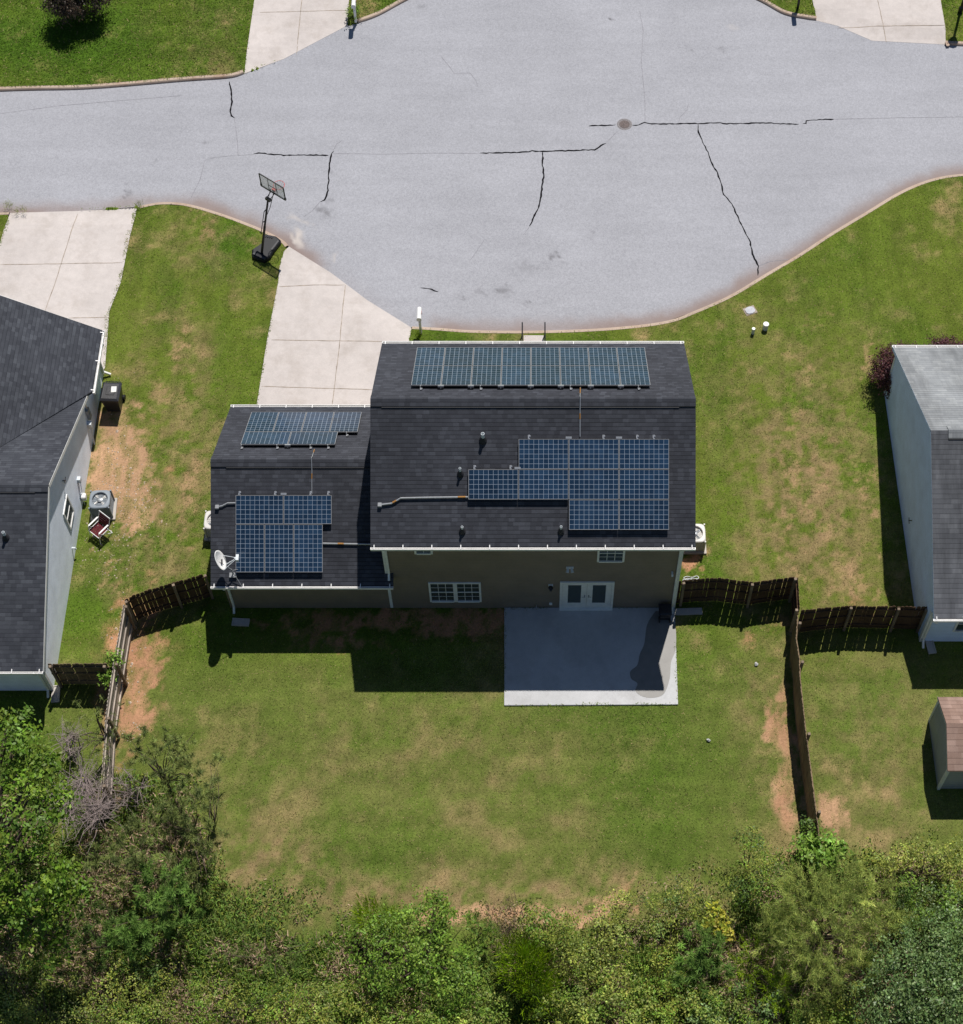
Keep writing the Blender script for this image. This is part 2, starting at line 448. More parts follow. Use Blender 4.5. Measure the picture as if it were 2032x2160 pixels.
DRD = px([(609.6,520),(700,576.5),(775,633),(866.6,690),(868,694),(864,721)], ZR)+[(-4.6, 2.86), (-10.35, 2.86)]+px([(543,855),(565,717),(588,599),(590,573),(597,535),(604,524)], ZR)
DRIVES = [DRA, DRB, DRC, DRD]
LOL = LO; UPL = UP
def drive_z(x, y):
    d = np.minimum(distline(x, y, UPL), distline(x, y, LOL))
    return .022-(.022-ZR-.006)*(1-sstep(0, 1.1, d))

xs = np.concatenate([np.linspace(-260, -40, 12), np.linspace(-36, -25, 23)[:-1], np.arange(-25, 20.01, .1), np.linspace(20, 33, 27)[1:], np.linspace(38, 260, 12)])
ys = np.concatenate([np.linspace(-260, -28, 12), np.linspace(-26, -19, 15)[:-1], np.arange(-19, 27.01, .1), np.linspace(27, 45, 30)[1:], np.linspace(50, 300, 12)])
XX, YY = np.meshgrid(xs, ys)

def zone_colour(x, y):
    """what grows or lies at each spot of the lawns: returns soil/grass colour, bare-ness, lushness"""
    def pxy(x, y):               # ground point -> photo reading, only to look the survey patches up
        Y = y+D; Z = -H; fw = Y*_s-Z*_c; up = Y*_c+Z*_s
        return CX+F*x/fw, CY-F*up/fw
    u, v = pxy(x, y)
    n1 = fbm(x, y, 3.2, 11); n2 = fbm(x, y, .9, 23); n3 = fbm(x, y, .3, 37, 3)
    w1 = (fbm(x, y, 1.6, 51)-.5)*90; w2 = (fbm(x, y, 1.6, 61)-.5)*90
    f1 = (fbm(x, y, .4, 71, 3)-.5)*60; f2 = (fbm(x, y, .4, 81, 3)-.5)*60
    bk_ = sstep(-4, -7, y)*sstep(-13, -11, x)*(1-sstep(7.6, 9, x))
    bare = sstep(.58, .80, n1*.45+n2*.40+n3*.25)*.40*(1-.6*bk_)
    lush = sstep(.30, .7, fbm(x, y, 4.5, 91)*.7+n2*.3)*.6+.15
    tan = np.zeros_like(x); red = np.zeros_like(x)
    def E(cx, cy, rx, ry, a=0, soft=.55):
        t = R(a); du = u+w1+f1-cx; dv = v+w2+f2-cy
        p = (du*math.cos(t)+dv*math.sin(t))/rx; q = (-du*math.sin(t)+dv*math.cos(t))/ry
        return 1-sstep(1-soft, 1+soft, np.hypot(p, q))
    T = [(240,905,60,60,0,.9),(250,985,62,120,8,1.),(285,1060,60,60,0,.9),(205,1165,45,35,0,.75),(250,1150,60,110,0,.6),(235,1230,40,28,0,.55),
         (430,475,52,32,20,.6),(520,500,26,16,-30,.55),(330,700,40,60,0,.35),(385,770,16,130,5,.75),(330,850,34,70,0,.62),(420,880,22,40,0,.4),(400,1000,36,110,15,.62),(350,930,30,50,0,.5),
         (385,1080,32,130,12,.72),(545,640,14,60,5,.4),(285,1330,28,140,6,.75),(270,1500,55,90,0,.9),(300,1420,45,120,0,.8),
         (480,1690,42,60,0,.62),(560,1720,30,30,0,.4),(500,1790,60,40,0,.5),(640,1870,90,50,10,.5),(1040,1925,170,24,0,1.),(1230,1915,130,26,0,1.),(1340,1890,40,50,0,.75),(1410,1870,36,60,0,.7),(1480,1890,40,40,0,.7),(1490,1750,40,90,10,.55),(1560,1830,60,70,0,.4),
         (1660,1400,24,120,0,.65),(1650,1540,30,110,0,.88),(1655,1690,40,80,0,.9),(1570,1400,10,160,3,.45),(1600,1330,60,26,0,.6),(1755,1720,45,42,0,1.),(1900,1770,60,60,0,.4),
         (1690,1110,85,130,0,.62),(1640,1230,60,60,0,.45),(1810,1230,70,60,0,.75),(1835,1060,36,140,0,.66),(1720,980,90,80,0,.6),(1480,1170,40,60,0,.7),(1830,770,20,60,15,.75),(1700,800,70,90,0,.3),
         (1720,655,30,60,35,.4),(1560,650,30,40,0,.4),(1570,760,24,160,5,.3),(1670,880,34,160,0,.55),(1500,1230,90,26,0,.35),(1090,1490,380,14,0,.4),(1450,1400,12,120,0,.6),
         (1050,1570,300,18,3,.35),(800,1840,320,16,4,.40),(1300,1790,220,14,-6,.45),(700,1540,120,26,0,.3),(470,200,26,80,12,.35),(1445,1190,26,26,0,.6)]
    for cx, cy, rx, ry, a, s in T: tan = np.maximum(tan, E(cx, cy, rx, ry, a)*(s if s > .84 else s*.72)*np.where(s > .7, 1, 1-.55*bk_))
    for cx, cy, rx, ry, a, s in [(275,1420,46,190,5,.92),(1660,1540,26,80,0,.5),(1655,1700,20,60,0,.6),(1468,1195,28,30,0,.9),(1820,1260,30,20,0,.7),(1615,1325,40,14,0,.6),(330,1350,40,24,0,.6),(350,1020,20,26,0,.5),(1350,1890,26,40,0,.5),(1330,1310,300,12,0,.0),(900,1310,360,36,0,.8),(700,1300,250,20,0,.6)]:
        red = np.maximum(red, E(cx, cy, rx, ry, a)*s)
    for cx, cy, rx, ry, a, s in [(480,520,40,80,0,.9),(360,620,40,90,0,.6),(100,90,330,110,0,1.),(120,1230,50,120,0,.5),(1750,560,300,110,-25,.35),(1520,800,40,260,0,.6),(1440,1350,40,140,0,.4),(880,1570,180,90,0,.45),(1300,1700,200,60,0,.3),(700,1700,130,90,0,.3),(290,520,40,60,0,.5),(470,760,40,140,0,.5)]:
        lush = np.maximum(lush, E(cx, cy, rx, ry, a, .8)*s)
    # strips the mower left along the sides of the plot
    stripe = .5+.5*np.sin((x-.25*np.sin(y*.6))*2*math.pi/1.05)
    side = sstep(5.6, 6.4, x)*(1-sstep(9.2, 10.5, x))*sstep(-5, -2, y)+sstep(-14, -13, x)*(1-sstep(-11, -10.5, x))*sstep(-3, 0, y)
    tan = np.maximum(tan, .22*side*stripe*(n2+.3))
    mm = np.maximum(tan, red); nf = .55*fbm(x, y, .5, 211, 4)+.45*fbm(x, y, .17, 221, 2)
    bare = np.maximum(bare, sstep(-.04, .34, mm-sstep(.22, .78, nf)*.82)*(.22+.78*mm**1.3))
    bare = np.clip(bare*(.55+.45*sstep(.36, .60, fbm(x*1.5, y*.7, .32, 261, 3)*.6+fbm(x*2.2, y*.6, .5, 271, 2)*.4)), 0, .95)
    back = sstep(-4, -7, y)
    gr = np.array([.140, .190, .024])[None]*np.ones(x.shape+(1,))
    lushc = np.array([.072, .152, .011]); dry = np.array([.275, .222, .090]); bck = np.array([.145, .186, .038])
    gr = gr*(1-.8*back[..., None])+bck*.8*back[..., None]
    gr = gr*(1-lush[..., None])+lushc*lush[..., None]
    dz = np.zeros_like(x)
    for cx, cy, rx, ry, a, s in [(1710,1040,150,260,0,1.0),(1600,800,120,200,0,.45),(400,960,70,240,0,.75),(330,1180,120,120,0,.7),(1850,1550,160,260,0,.6),(1620,1500,70,260,0,.55),(950,1600,420,200,0,.35),(1000,1890,560,55,0,1.0),(560,1840,170,90,0,1.0),(430,200,50,120,0,.75),(560,1750,110,160,0,.55),(450,520,90,70,0,.6),(340,760,60,160,0,.45)]:
        dz = np.maximum(dz, E(cx, cy, rx, ry, a, .9)*s*(1.0 if s > .66 else .72))
    n4 = .5*fbm(x, y, .6, 231, 3)+.5*fbm(x, y, .2, 241, 2)
    dm = np.clip(sstep(.5, .78, n2*.6+n1*.4)*.6*(1-lush)+dz*sstep(.30, .66, n4), 0, .95)[..., None]
    gr = gr*(1-dm)+dry*dm
    sd_ = sstep(-4.5, -2.5, y)*(1-sstep(14, 16, y)); st_ = sd_*fbm(x*2.6, y*.18, .75, 281, 3)+(1-sd_)*fbm(x*.14+.02*y, y*2.4, .75, 291, 3)
    gr *= (.84+.4*n3)[..., None]*(1+.34*(st_-.5))[..., None]*np.array([1.02, .94, 1.12])
    so = np.array([.42, .258, .150])[None]*np.ones(x.shape+(1,)); rd = np.array([.42, .205, .115])
    rf = np.clip(red/(tan+red+1e-3), 0, 1)[..., None]
    so = so*(1-rf)+rd*rf
    so *= (.72+.5*n2)[..., None]
    # soil under the house shade strip behind the house is bare and dark brown already; woodland floor is leaf litter
    wood = sstep(-15.0, -16.8, y+(n1-.5)*2)[..., None]
    so = so*(1-wood)+np.array([.15, .105, .07])*wood
    return gr, so, bare, lush

gr, so, bare, lush = zone_colour(XX, YY)
inroad = inpoly(XX, YY, ROAD)
lowered = inroad.copy()
for KL in KERBS: lowered |= distline(XX, YY, KL) < .085
ZZ = np.where(lowered, ZR-.05, 0.0)
for dp in DRIVES:
    k = inpoly(XX, YY, dp) & ~inroad
    if k.any(): ZZ[k] = drive_z(XX[k], YY[k])-.05
bb = np.clip(bare*1.15, 0, 1)[..., None]
gcol = (gr*.80)*(1-bb)+so*bb
nx, ny = len(xs), len(ys)
me = bpy.data.meshes.new('ground')
idx = np.arange(nx*ny).reshape(ny, nx)
q = np.stack([idx[:-1, :-1], idx[:-1, 1:], idx[1:, 1:], idx[1:, :-1]], -1).reshape(-1, 4)
me.vertices.add(nx*ny); me.vertices.foreach_set('co', np.stack([XX, YY, ZZ], -1).reshape(-1).astype(np.float32))
me.loops.add(q.size); me.loops.foreach_set('vertex_index', q.reshape(-1).astype(np.int32))
me.polygons.add(len(q)); me.polygons.foreach_set('loop_start', np.arange(0, q.size, 4, dtype=np.int32)); me.polygons.foreach_set('loop_total', np.full(len(q), 4, np.int32))
me.update(calc_edges=True)
at = me.color_attributes.new('Col', 'FLOAT_COLOR', 'POINT')
c4 = np.ones((ny, nx, 4), np.float32); c4[..., :3] = np.clip(gcol, .003, .9); at.data.foreach_set('color', c4.reshape(-1))
me.materials.append(M['soil'])
ground = bpy.data.objects.new('ground', me); COL.objects.link(ground)
tag(ground, kind='structure')

def sheet(name, poly, m, zf, step=.3, silt=False, parent=None, kind='structure'):
    bm = bmesh.new()
    bm.faces.new([bm.verts.new((p[0], p[1], 0)) for p in poly])
    x0, x1 = min(p[0] for p in poly), max(p[0] for p in poly); y0, y1 = min(p[1] for p in poly), max(p[1] for p in poly)
    bmesh.ops.triangulate(bm, faces=bm.faces[:])
    for a, lo, hi in ((0, x0, x1), (1, y0, y1)):
        k = lo+step
        while k < hi:
            co = [0, 0, 0]; co[a] = k; no = [0, 0, 0]; no[a] = 1
            bmesh.ops.bisect_plane(bm, geom=bm.verts[:]+bm.edges[:]+bm.faces[:], plane_co=co, plane_no=no)
            k += step
    bmesh.ops.remove_doubles(bm, verts=bm.verts[:], dist=1e-5)
    P = np.array([v.co[:] for v in bm.verts])
    z = zf(P[:, 0], P[:, 1]) if callable(zf) else np.full(len(P), zf)
    for v, zz in zip(bm.verts, z): v.co.z = zz
    bmesh.ops.recalc_face_normals(bm, faces=bm.faces[:])
    if bm.faces and sum(f.normal.z for f in bm.faces) < 0: bmesh.ops.reverse_faces(bm, faces=bm.faces[:])
    me = bpy.data.meshes.new(name); bm.to_mesh(me); bm.free(); me.materials.append(m)
    if silt:
        at = me.color_attributes.new('silt', 'FLOAT_COLOR', 'POINT'); c = np.zeros((len(P), 4), np.float32); c[:, 3] = 1
        c[:, :3] = silt(P[:, 0], P[:, 1]); at.data.foreach_set('color', c.reshape(-1))
    o = bpy.data.objects.new(name, me); COL.objects.link(o)
    if parent: o.parent = parent
    if kind: tag(o, kind=kind)
    return o

def road_silt(x, y):
    d = distline(x, y, LO); s = ((1-sstep(0, .95, d+(fbm(x, y, .8, 5)-.5)*.5))**1.4)*.85*sstep(.2, .7, fbm(x, y, 3, 15)*.8+.2+.25*sstep(1, 4, x))
    s *= 1-.9*sstep(-9.2, -8, x)*(1-sstep(-4.4, -3.6, x))
    oil = np.zeros_like(x); pale = np.zeros_like(x)
    def E(c, rx, ry, a=0): 
        X, Y = G(*c, ZR); t = R(a); dx, dy = x-X+(fbm(x, y, .35, 8)-.5)*.8, y-Y+(fbm(x, y, .35, 9)-.5)*.8
        return 1-sstep(.2, 1.3, np.hypot((dx*math.cos(t)+dy*math.sin(t))/rx, (-dx*math.sin(t)+dy*math.cos(t))/ry))
    sp = sstep(.42, .66, fbm(x, y, .16, 77, 3))
    for c, rx, ry, a, k in [((265,412),.14,.7,0,.75),((684,445),.45,.45,30,.6),((712,363),.5,.3,0,.35),((695,420),.3,.2,0,.5),((1165,545),.45,.2,20,.7),((1180,543),.12,.4,50,.8),((1110,643),.22,.15,0,.9),((1062,615),.4,.25,0,.6),((905,613),.3,.1,-10,.6),((1000,625),1.2,.15,0,.35),((885,15),.4,.2,0,.35),((1281,44),.12,.08,0,1.),((1460,103),.14,.12,0,.6),((1525,102),.2,.2,0,.5),((420,305),.9,.05,5,.45),((1050,262),1.3,.08,3,.5),((1120,560),1.4,.4,5,.25),((320,338),.5,.06,25,.4),((120,330),.12,.07,0,.9),((1247,493),.3,.2,45,.35),((1000,500),.1,.1,0,.9)]:
        oil = np.maximum(oil, E(c, rx, ry, a)*k*(.12+.7*sp))
    for c, rx, ry, a, k in [((627,500),.2,.5,10,.9),((632,466),.7,.1,-25,.5),((708,545),.06,.35,-20,.5),((1545,55),.4,.2,0,.25)]:
        pale = np.maximum(pale, E(c, rx, ry, a)*k)
    return np.stack([np.clip(s, 0, 1), oil, pale], -1)
road = sheet('road', ROAD, M['asphalt'], ZR, .12 if True else .3, road_silt)

def ribbon(mb, pts, w, z, wob=0, seed=0):
    rg = random.Random(seed); n = len(pts); vs = []; fs = []
    for i, p in enumerate(pts):
        a = Vector(pts[max(i-1, 0)]); b = Vector(pts[min(i+1, n-1)]); d = (b-a).normalized(); nr = Vector((-d.y, d.x))
        ww = w*.5*(1+rg.uniform(-wob, wob))*(0.35 if i in (0, n-1) else 1); o = nr*rg.uniform(-wob, wob)*w*.7
        q = Vector(p)+o
        vs += [(q.x+nr.x*ww, q.y+nr.y*ww, z), (q.x-nr.x*ww, q.y-nr.y*ww, z)]
    for i in range(n-1): fs.append((2*i, 2*i+1, 2*i+3, 2*i+2))
    mb.add(vs, fs)
def densify(L, step=.12):
    out = []
    for a, b in zip(L[:-1], L[1:]):
        a, b = Vector(a), Vector(b); n = max(1, int((b-a).length/step))
        out += [tuple(a+(b-a)*k/n) for k in range(n)]
    return out+[tuple(L[-1])]
c1 = lambda x, y: (x/2.3375, y/2.3375); c2 = lambda x, y: (700+x/2.671, y/2.671); c3 = lambda x, y: (1400+x/2.84, y/2.84)
CR = [[c1(*p) for p in ((1130,402),(1140,440),(1143,500),(1136,540),(1140,572),(1156,582))],
      [c1(*p) for p in ((1250,760),(1275,753),(1320,758),(1400,765),(1500,763),(1620,766))],
      [c1(*p) for p in ((1643,745),(1632,770),(1623,830),(1621,890),(1615,950),(1600,985),(1580,993))],
      [c2(*p) for p in ((836,862),(960,860),(1110,856),(1130,850),(1190,852),(1300,850),(1480,843),(1545,806))],
      [c2(*p) for p in ((1190,852),(1188,930),(1195,985),(1182,1080),(1170,1160),(1150,1200),(1116,1274))],
      [c2(*p) for p in ((1450,710),(1520,706),(1600,704))],
      [c2(*p) for p in ((1695,706),(1730,704),(1762,690),(1790,697),(1870,698))]+[c3(*p) for p in ((120,740),(205,740),(320,734),(380,740),(460,740),(630,735),(700,741),(810,743))],
      [c3(*p) for p in ((835,738),(852,738),(855,722),(900,718),(1020,713))],
      [c3(*p) for p in ((205,740),(210,790),(235,850),(265,910),(285,970),(320,1030),(345,1100),(360,1165),(410,1220),(450,1310),(490,1390),(520,1450),(535,1520),(567,1595),(567,1650))]]
for k, L in enumerate(CR):
    mb = MB(); ribbon(mb, densify(px(L, ZR)), .060 if k < 8 else .055, ZR+.005, .45, k)
    mb.build('crack_sealant', M['tar'], road, local=True)
HC = [[c1(*p) for p in ((1156,582),(1165,650),(1172,720),(1175,765),(1250,762))], [c1(*p) for p in ((1170,765),(1060,775),(1010,790),(985,890),(940,980))],
      [c1(*p) for p in ((1580,993),(1540,1040),(1490,1075))], [c1(*p) for p in ((1643,745),(1660,710),(1690,690))],
      [c2(*p) for p in ((10,864),(300,868),(560,862),(836,863))], [c2(*p) for p in ((1545,806),(1580,770),(1610,740))],
      [c2(*p) for p in ((1735,60),(1755,170),(1745,350),(1765,560),(1765,690))], [c2(*p) for p in ((610,310),(660,370),(690,415),(780,410),(810,450),(825,490))],
      [c2(*p) for p in ((1116,1274),(1090,1310),(1075,1325))], [c3(*p) for p in ((1020,713),(1200,710),(1400,705),(1795,700))],
      [c3(*p) for p in ((567,1595),(640,1565),(700,1560),(760,1550))], [c3(*p) for p in ((150,620),(140,660),(100,700),(90,740))],
      [c1(*p) for p in ((0,560),(300,520),(600,495),(900,470))], [c2(*p) for p in ((860,1350),(800,1440),(775,1470))], [c2(*p) for p in ((500,1622),(560,1630),(600,1645))]]
for k, L in enumerate(HC):
    mb = MB(); ribbon(mb, densify(px(L, ZR)), .022 if k != 14 else .05, ZR+.004, .5, 50+k)
    mb.build('hairline_crack', M['hair_crack'] if k != 14 else M['tar'], road, local=True)

def kerb(line):
    L = smooth_line(line, 8); mb = MB(); n = len(L); prof = [(0, ZR-.02), (.015, -.035), (.05, .004), (.17, .012), (.19, -.03)]
    vs = []; fs = []
    for i, p in enumerate(L):
        a = Vector(L[max(i-1, 0)]); b = Vector(L[min(i+1, n-1)]); d = (b-a).normalized(); nr = Vector((d.y, -d.x))
        for o, z in prof: vs.append((p[0]+nr.x*o, p[1]+nr.y*o, z))
    m = len(prof)
    for i in range(n-1):
        for k in range(m-1): fs.append((i*m+k, i*m+k+1, (i+1)*m+k+1, (i+1)*m+k))
    mb.add(vs, fs); o = mb.build('kerb', M['kerb']); tag(o, kind='structure')
for L in KERBS: kerb(L)

for dp, joints in ((DRA, [[(637,-60),(637,0),(625,112)], [(548,26),(734,21)]]), (DRB, [[(1846,-40),(1852,0),(1871,85)], [(1768,54.5),(1995,53)]]),
                   (DRC, [[c1(380,1045),c1(340,1180),c1(270,1400),(95,656)], [c1(0,1305),c1(605,1295)], [(145,671),(232,669)]]),
                   (DRD, [[(728,597),(717,721),(701,856)], [(573,717),(866,721)], [(552,815),(787,822)], [(588,605),(727,597)]])):
    o = sheet('driveway', dp, M['concrete'], drive_z, .3)
    for J in joints:
        L = densify(px(J, 0.02), .2); mb = MB(); ribbon(mb, L, .03, 0, .3, 5)
        P = np.array(mb.v); P[:, 2] = drive_z(P[:, 0], P[:, 1])+.005; mb.v = [tuple(p) for p in P]
        mb.build('expansion_joint', M['joint'], o, local=True)
PATIO = [G(1064,1283,.06), G(1424,1283,.06), G(1430.8,1486,.06), G(1064,1488,.06)]
YW = -3.7325
PATIO[0] = (PATIO[0][0], YW-.01); PATIO[1] = (PATIO[1][0], YW-.01)
pat = MB().prism(PATIO, -.1, .06).build('patio', M['patio'], bevel=.01); tag(pat, kind='structure')
c8 = lambda x, y: (760+x/2.527, 1080+y/2.527)
SP = smooth_line([G(*c8(*p), .06) for p in ((1575,528),(1530,600),(1515,700),(1490,760),(1478,815),(1440,850),(1446,890),(1478,915),(1468,955),(1510,985),(1570,990),(1620,968),(1650,890),(1658,800),(1682,735),(1684,640),(1672,585),(1650,575),(1640,530))], 5)
n_ = len(SP); mb = MB(); mb.add([(p[0], p[1], .064) for p in SP], [tuple(range(n_))]); mb.build('water_stain', M['stain'], pat, local=True)
wx0, wx1 = G(1105,700)[0], G(1147,700)[0]
wk = MB().box2((wx0, 3.73, -.1), (wx1, G(1120,699)[1]-.2, .03)).build('walkway', M['concrete'], bevel=.01); tag(wk, kind='structure')

# ================================================================== HOUSES
def ray_plane(px_, py_, p0, nrm):
    r = Vector(_ray(px_, py_)); o = Vector((0, -D, H)); p0 = Vector(p0); nrm = Vector(nrm)
    return o+r*((p0-o).dot(nrm)/r.dot(nrm))
def roof_slab(mb, e0, e1, r1, r0, th=.12, uoff=0):
    """sloping shingle slab: eave e0-e1, ridge r0-r1, UV in metres"""
    e0, e1, r1, r0 = [Vector(p) for p in (e0, e1, r1, r0)]
    du = (e1-e0).normalized(); nn = (e1-e0).cross(r0-e0).normalized()
    if nn.z < 0: nn = -nn
    dv = nn.cross(du)
    if dv.z < 0: dv = -dv
    uv = [((p-e0).dot(du)+uoff, abs((p-e0).dot(dv))) for p in (e0, e1, r1, r0)]
    lo = [p-Vector((0, 0, th)) for p in (e0, e1, r1, r0)]
    up = [e0, e1, r1, r0]; z = [(0, .06)]*4
    mb.add(up+lo, [(0,1,2,3),(7,6,5,4),(0,4,5,1),(1,5,6,2),(2,6,7,3),(3,7,4,0)], [uv, z, z, z, z, z])
def gutter(name, a, b, out, parent, hang=1.05, m='white_metal', inw=1):
    """open white gutter along a-b, out = outward horizontal direction; hanger straps reach onto the shingles"""
    a, b, o = Vector(a), Vector(b), Vector(out); mb = MB(); dz = Vector((0, 0, 1))
    mb.bar(a+o*.085-dz*.05, b+o*.085-dz*.05, .018, .11); mb.bar(a+o*.02-dz*.06, b+o*.02-dz*.06, .014, .09)
    mb.bar(a+o*.05-dz*.1, b+o*.05-dz*.1, .085, .012)
    L = (b-a).length; n = max(2, int(L/hang)); d = (b-a).normalized()
    for k in range(n+1):
        p = a+d*(.12+(L-.24)*k/n)
        mb.bar(p+o*.085+dz*.006, p-o*.06*inw+dz*.045*inw, .03, .012)
    for e in (a+d*.01, b-d*.01): mb.bar(e+o*.012-dz*.05, e+o*.085-dz*.05, .02, .1)
    return mb.build(name, M[m], parent)
def downspout(parent, x, y, zt, zb=.12, out=(0, -1), off=.42, m='trim_shade', foot=.25):
    o = Vector((out[0], out[1], 0)); mb = MB(); p = Vector((x, y, 0))
    P = [p+o*off+Vector((0, 0, zt)), p+o*off+Vector((0, 0, zt-.12)), p+o*.05+Vector((0, 0, zt-.42)), p+o*.05+Vector((0, 0, zb+.12)), p+o*foot+Vector((0, 0, zb-.06))]
    for a, b in zip(P[:-1], P[1:]): mb.bar(a, b, .085, .075, up=(1, 0, 0) if abs(out[1]) else (0, 1, 0))
    return mb.build('downspout', M[m], parent, bevel=.008)
def window(parent, x0, x1, z0, z1, y, cols=2, rows=2, trim=.07, name='window'):
    """sash window in a wall that faces -y"""
    t = trim; mb = MB(); yo = y-.045
    mb.box2((x0, yo, z0), (x0+t, y+.02, z1)).box2((x1-t, yo, z0), (x1, y+.02, z1)).box2((x0+t, yo, z1-t), (x1-t, y+.02, z1)).box2((x0+t, yo-.02, z0), (x1-t, y+.02, z0+t))
    zm = (z0+z1)/2; mb.box2((x0+t, yo+.012, zm-.02), (x1-t, y+.02, zm+.02))
    w = mb.build(name, M['trim_shade'], parent, bevel=.004)
    g = MB().box2((x0+t, y-.012, z0+t), (x1-t, y+.01, z1-t)).build('pane', M['glass'], w)
    mu = MB()
    for k in range(1, cols): xx = x0+t+(x1-x0-2*t)*k/cols; mu.box2((xx-.009, y-.022, z0+t), (xx+.009, y-.013, z1-t))
    for k in range(1, rows*2):
        if k == rows: continue
        zz = z0+t+(z1-z0-2*t)*k/(rows*2); mu.box2((x0+t, y-.02, zz-.009), (x1-t, y-.0135, zz+.009))
    if mu.v: mu.build('muntin', M['trim_shade'], w)
    return w
def vent_pipe(parent, p, slope_n, h=.36, r=.045, boot=.12):
    p = Vector(p); mb = MB()
    mb.lathe([(r, -.1), (r, h), (r*.8, h), (r*.8, h-.12)], 12, p)
    o = mb.build('vent_pipe', M['white_pale'], parent)
    mb = MB(); mb.lathe([(boot, -.08), (boot*.95, .03), (r*1.5, .15), (r*1.12, .2)], 14, p); mb.build('boot', M['vent_dark'], o)
    return o

# ---------------- the house with the solar roof
xL, xR, yF, yR, ze, zr = -5.425, 5.407, 4.114, -4.114, 5.408, 8.116
gxL, gyF, gze, gzr = -11.1945, 3.2414, 2.532, 4.891
gyr = (gyF+yR)/2; wl, wr = -5.12, 5.1
house = thing('house', 'tan two storey house whose dark shingle roofs carry solar panels, facing the patio', 'house', (0, 0, 0))
mb = MB()
def gable_body(mb, x0, x1, y0, y1, ztop, yr, zrid):
    P = [(y0, 0), (y0, ztop), (yr, zrid), (y1, ztop), (y1, 0)]
    vs = [(x0, a, b) for a, b in P]+[(x1, a, b) for a, b in P]; n = 5
    mb.add(vs, [tuple(range(n)), tuple(range(2*n-1, n-1, -1))]+[(k, (k+1) % n, n+(k+1) % n, n+k) for k in range(n)])
gable_body(mb, wl, wr, YW, 3.73, ze+.02, 0, zr-.15)
mb.build('wall', M['siding_tan'], house)
mb = MB(); gable_body(mb, -10.9, wl-.002, YW+.001, 2.86, gze+.02, gyr, gzr-.14); mb.build('wall', M['siding_tan'], house)
mb = MB()
roof_slab(mb, (xL, yR, ze), (xR, yR, ze), (xR, 0, zr), (xL, 0, zr)); roof_slab(mb, (xR, yF, ze), (xL, yF, ze), (xL, 0, zr), (xR, 0, zr), uoff=40)
roof = mb.build('roof', M['shingle'], house)
mb = MB(); ge = -4.86
roof_slab(mb, (gxL, yR, gze), (ge, yR, gze), (ge, gyr, gzr), (gxL, gyr, gzr), uoff=11); roof_slab(mb, (wl, gyF, gze), (gxL, gyF, gze), (gxL, gyr, gzr), (wl, gyr, gzr), uoff=71)
groof = mb.build('roof', M['shingle'], house)
def ridge_vent(parent, x0, x1, y, z, sl, m, w=.27, xa=None, xb=None):
    mb = MB(); c, s = math.cos(sl), math.sin(sl)
    for sg in (-1, 1):
        e = (y+sg*w*c, z-w*s+.045)
        roof_slab(mb, (x0, e[0], e[1]), (x1, e[0], e[1]), (x1, y, z+.045), (x0, y, z+.045), .035, uoff=3)
    mb.build('ridge_cap', m, parent)
    mb = MB(); e = (y-(w+.012)*c, z-(w+.012)*s+.018)
    mb.bar((xa or x0+.5, e[0], e[1]), (xb or x1-.5, e[0], e[1]), .03, .035); mb.build('ridge_vent', M['vent_dark'], parent)
SL, GSL = math.atan2(zr-ze, yF), math.atan2(gzr-gze, gyF-gyr)
ridge_vent(roof, xL, xR, 0, zr, SL, M['shingle'], xa=-5.05, xb=4.85)
ridge_vent(groof, gxL, wl, gyr, gzr, GSL, M['shingle'], xa=-10.65, xb=-5.35)
gutter('gutter', (xL, yR, ze), (xR, yR, ze), (0, -1, 0), house, .95)
gutter('gutter', (xL, yF, ze), (xR, yF, ze), (0, 1, 0), house, .95)
gutter('gutter', (gxL, yR, gze), (ge, yR, gze), (0, -1, 0), house, 1.0)
gutter('gutter', (gxL, gyF, gze), (wl-.02, gyF, gze), (0, 1, 0), house, 1.0)
downspout(house, 4.99, YW, ze-.08); downspout(house, -5.0, YW-.02, ze-.08, zb=2.78); downspout(house, -10.75, YW, gze-.08)
mb = MB()
for x in (wl+.03, wr-.05): mb.box2((x-.05, YW-.022, .06), (x+.05, YW+.02, ze-.3))
mb.box2((wl, YW-.02, ze-.3), (wr, YW+.02, ze-.16)); mb.build('corner_board', M['trim_shade'], house)
mb = MB(); mb.box2((xL+.05, yR+.02, ze-.16), (xR-.05, YW, ze-.13)).box2((gxL+.05, yR+.02, gze-.16), (ge-.02, YW, gze-.13)); mb.build('soffit', M['white'], house)
wx = lambda a, b: VW(a, b, YW)
def wrect(x0, y0, x1, y1): 
    a = wx(*c8(x0, y0)); b = wx(*c8(x1, y1)); return a[0], b[0], b[1], a[1]
a = wrect(362, 374, 648, 475); xm = (a[0]+a[1])/2
window(house, a[0], xm+.01, a[2], a[3], YW, 3, 2); window(house, xm+.012, a[1], a[2], a[3], YW, 3, 2)
a = wrect(1262, 262, 1408, 262); window(house, a[0], a[1], a[2], a[2]+1.25, YW, 3, 2)
a = wrect(290, 220, 388, 220); window(house, a[0], a[1], a[2], a[2]+1.0, YW, 2, 2)
x0, x1 = .936, 2.85
mb = MB(); t = .085; z0, z1 = .09, 2.12
mb.box2((x0, YW-.05, z0), (x0+t, YW+.02, z1)).box2((x1-t, YW-.05, z0), (x1, YW+.02, z1)).box2((x0+t, YW-.05, z1-t), (x1-t, YW+.02, z1)).box2((x0, YW-.14, .062), (x1, YW-.001, z0-.002))
fr = mb.build('door_frame', M['trim_shade'], house, bevel=.005)
xm = (x0+x1)/2
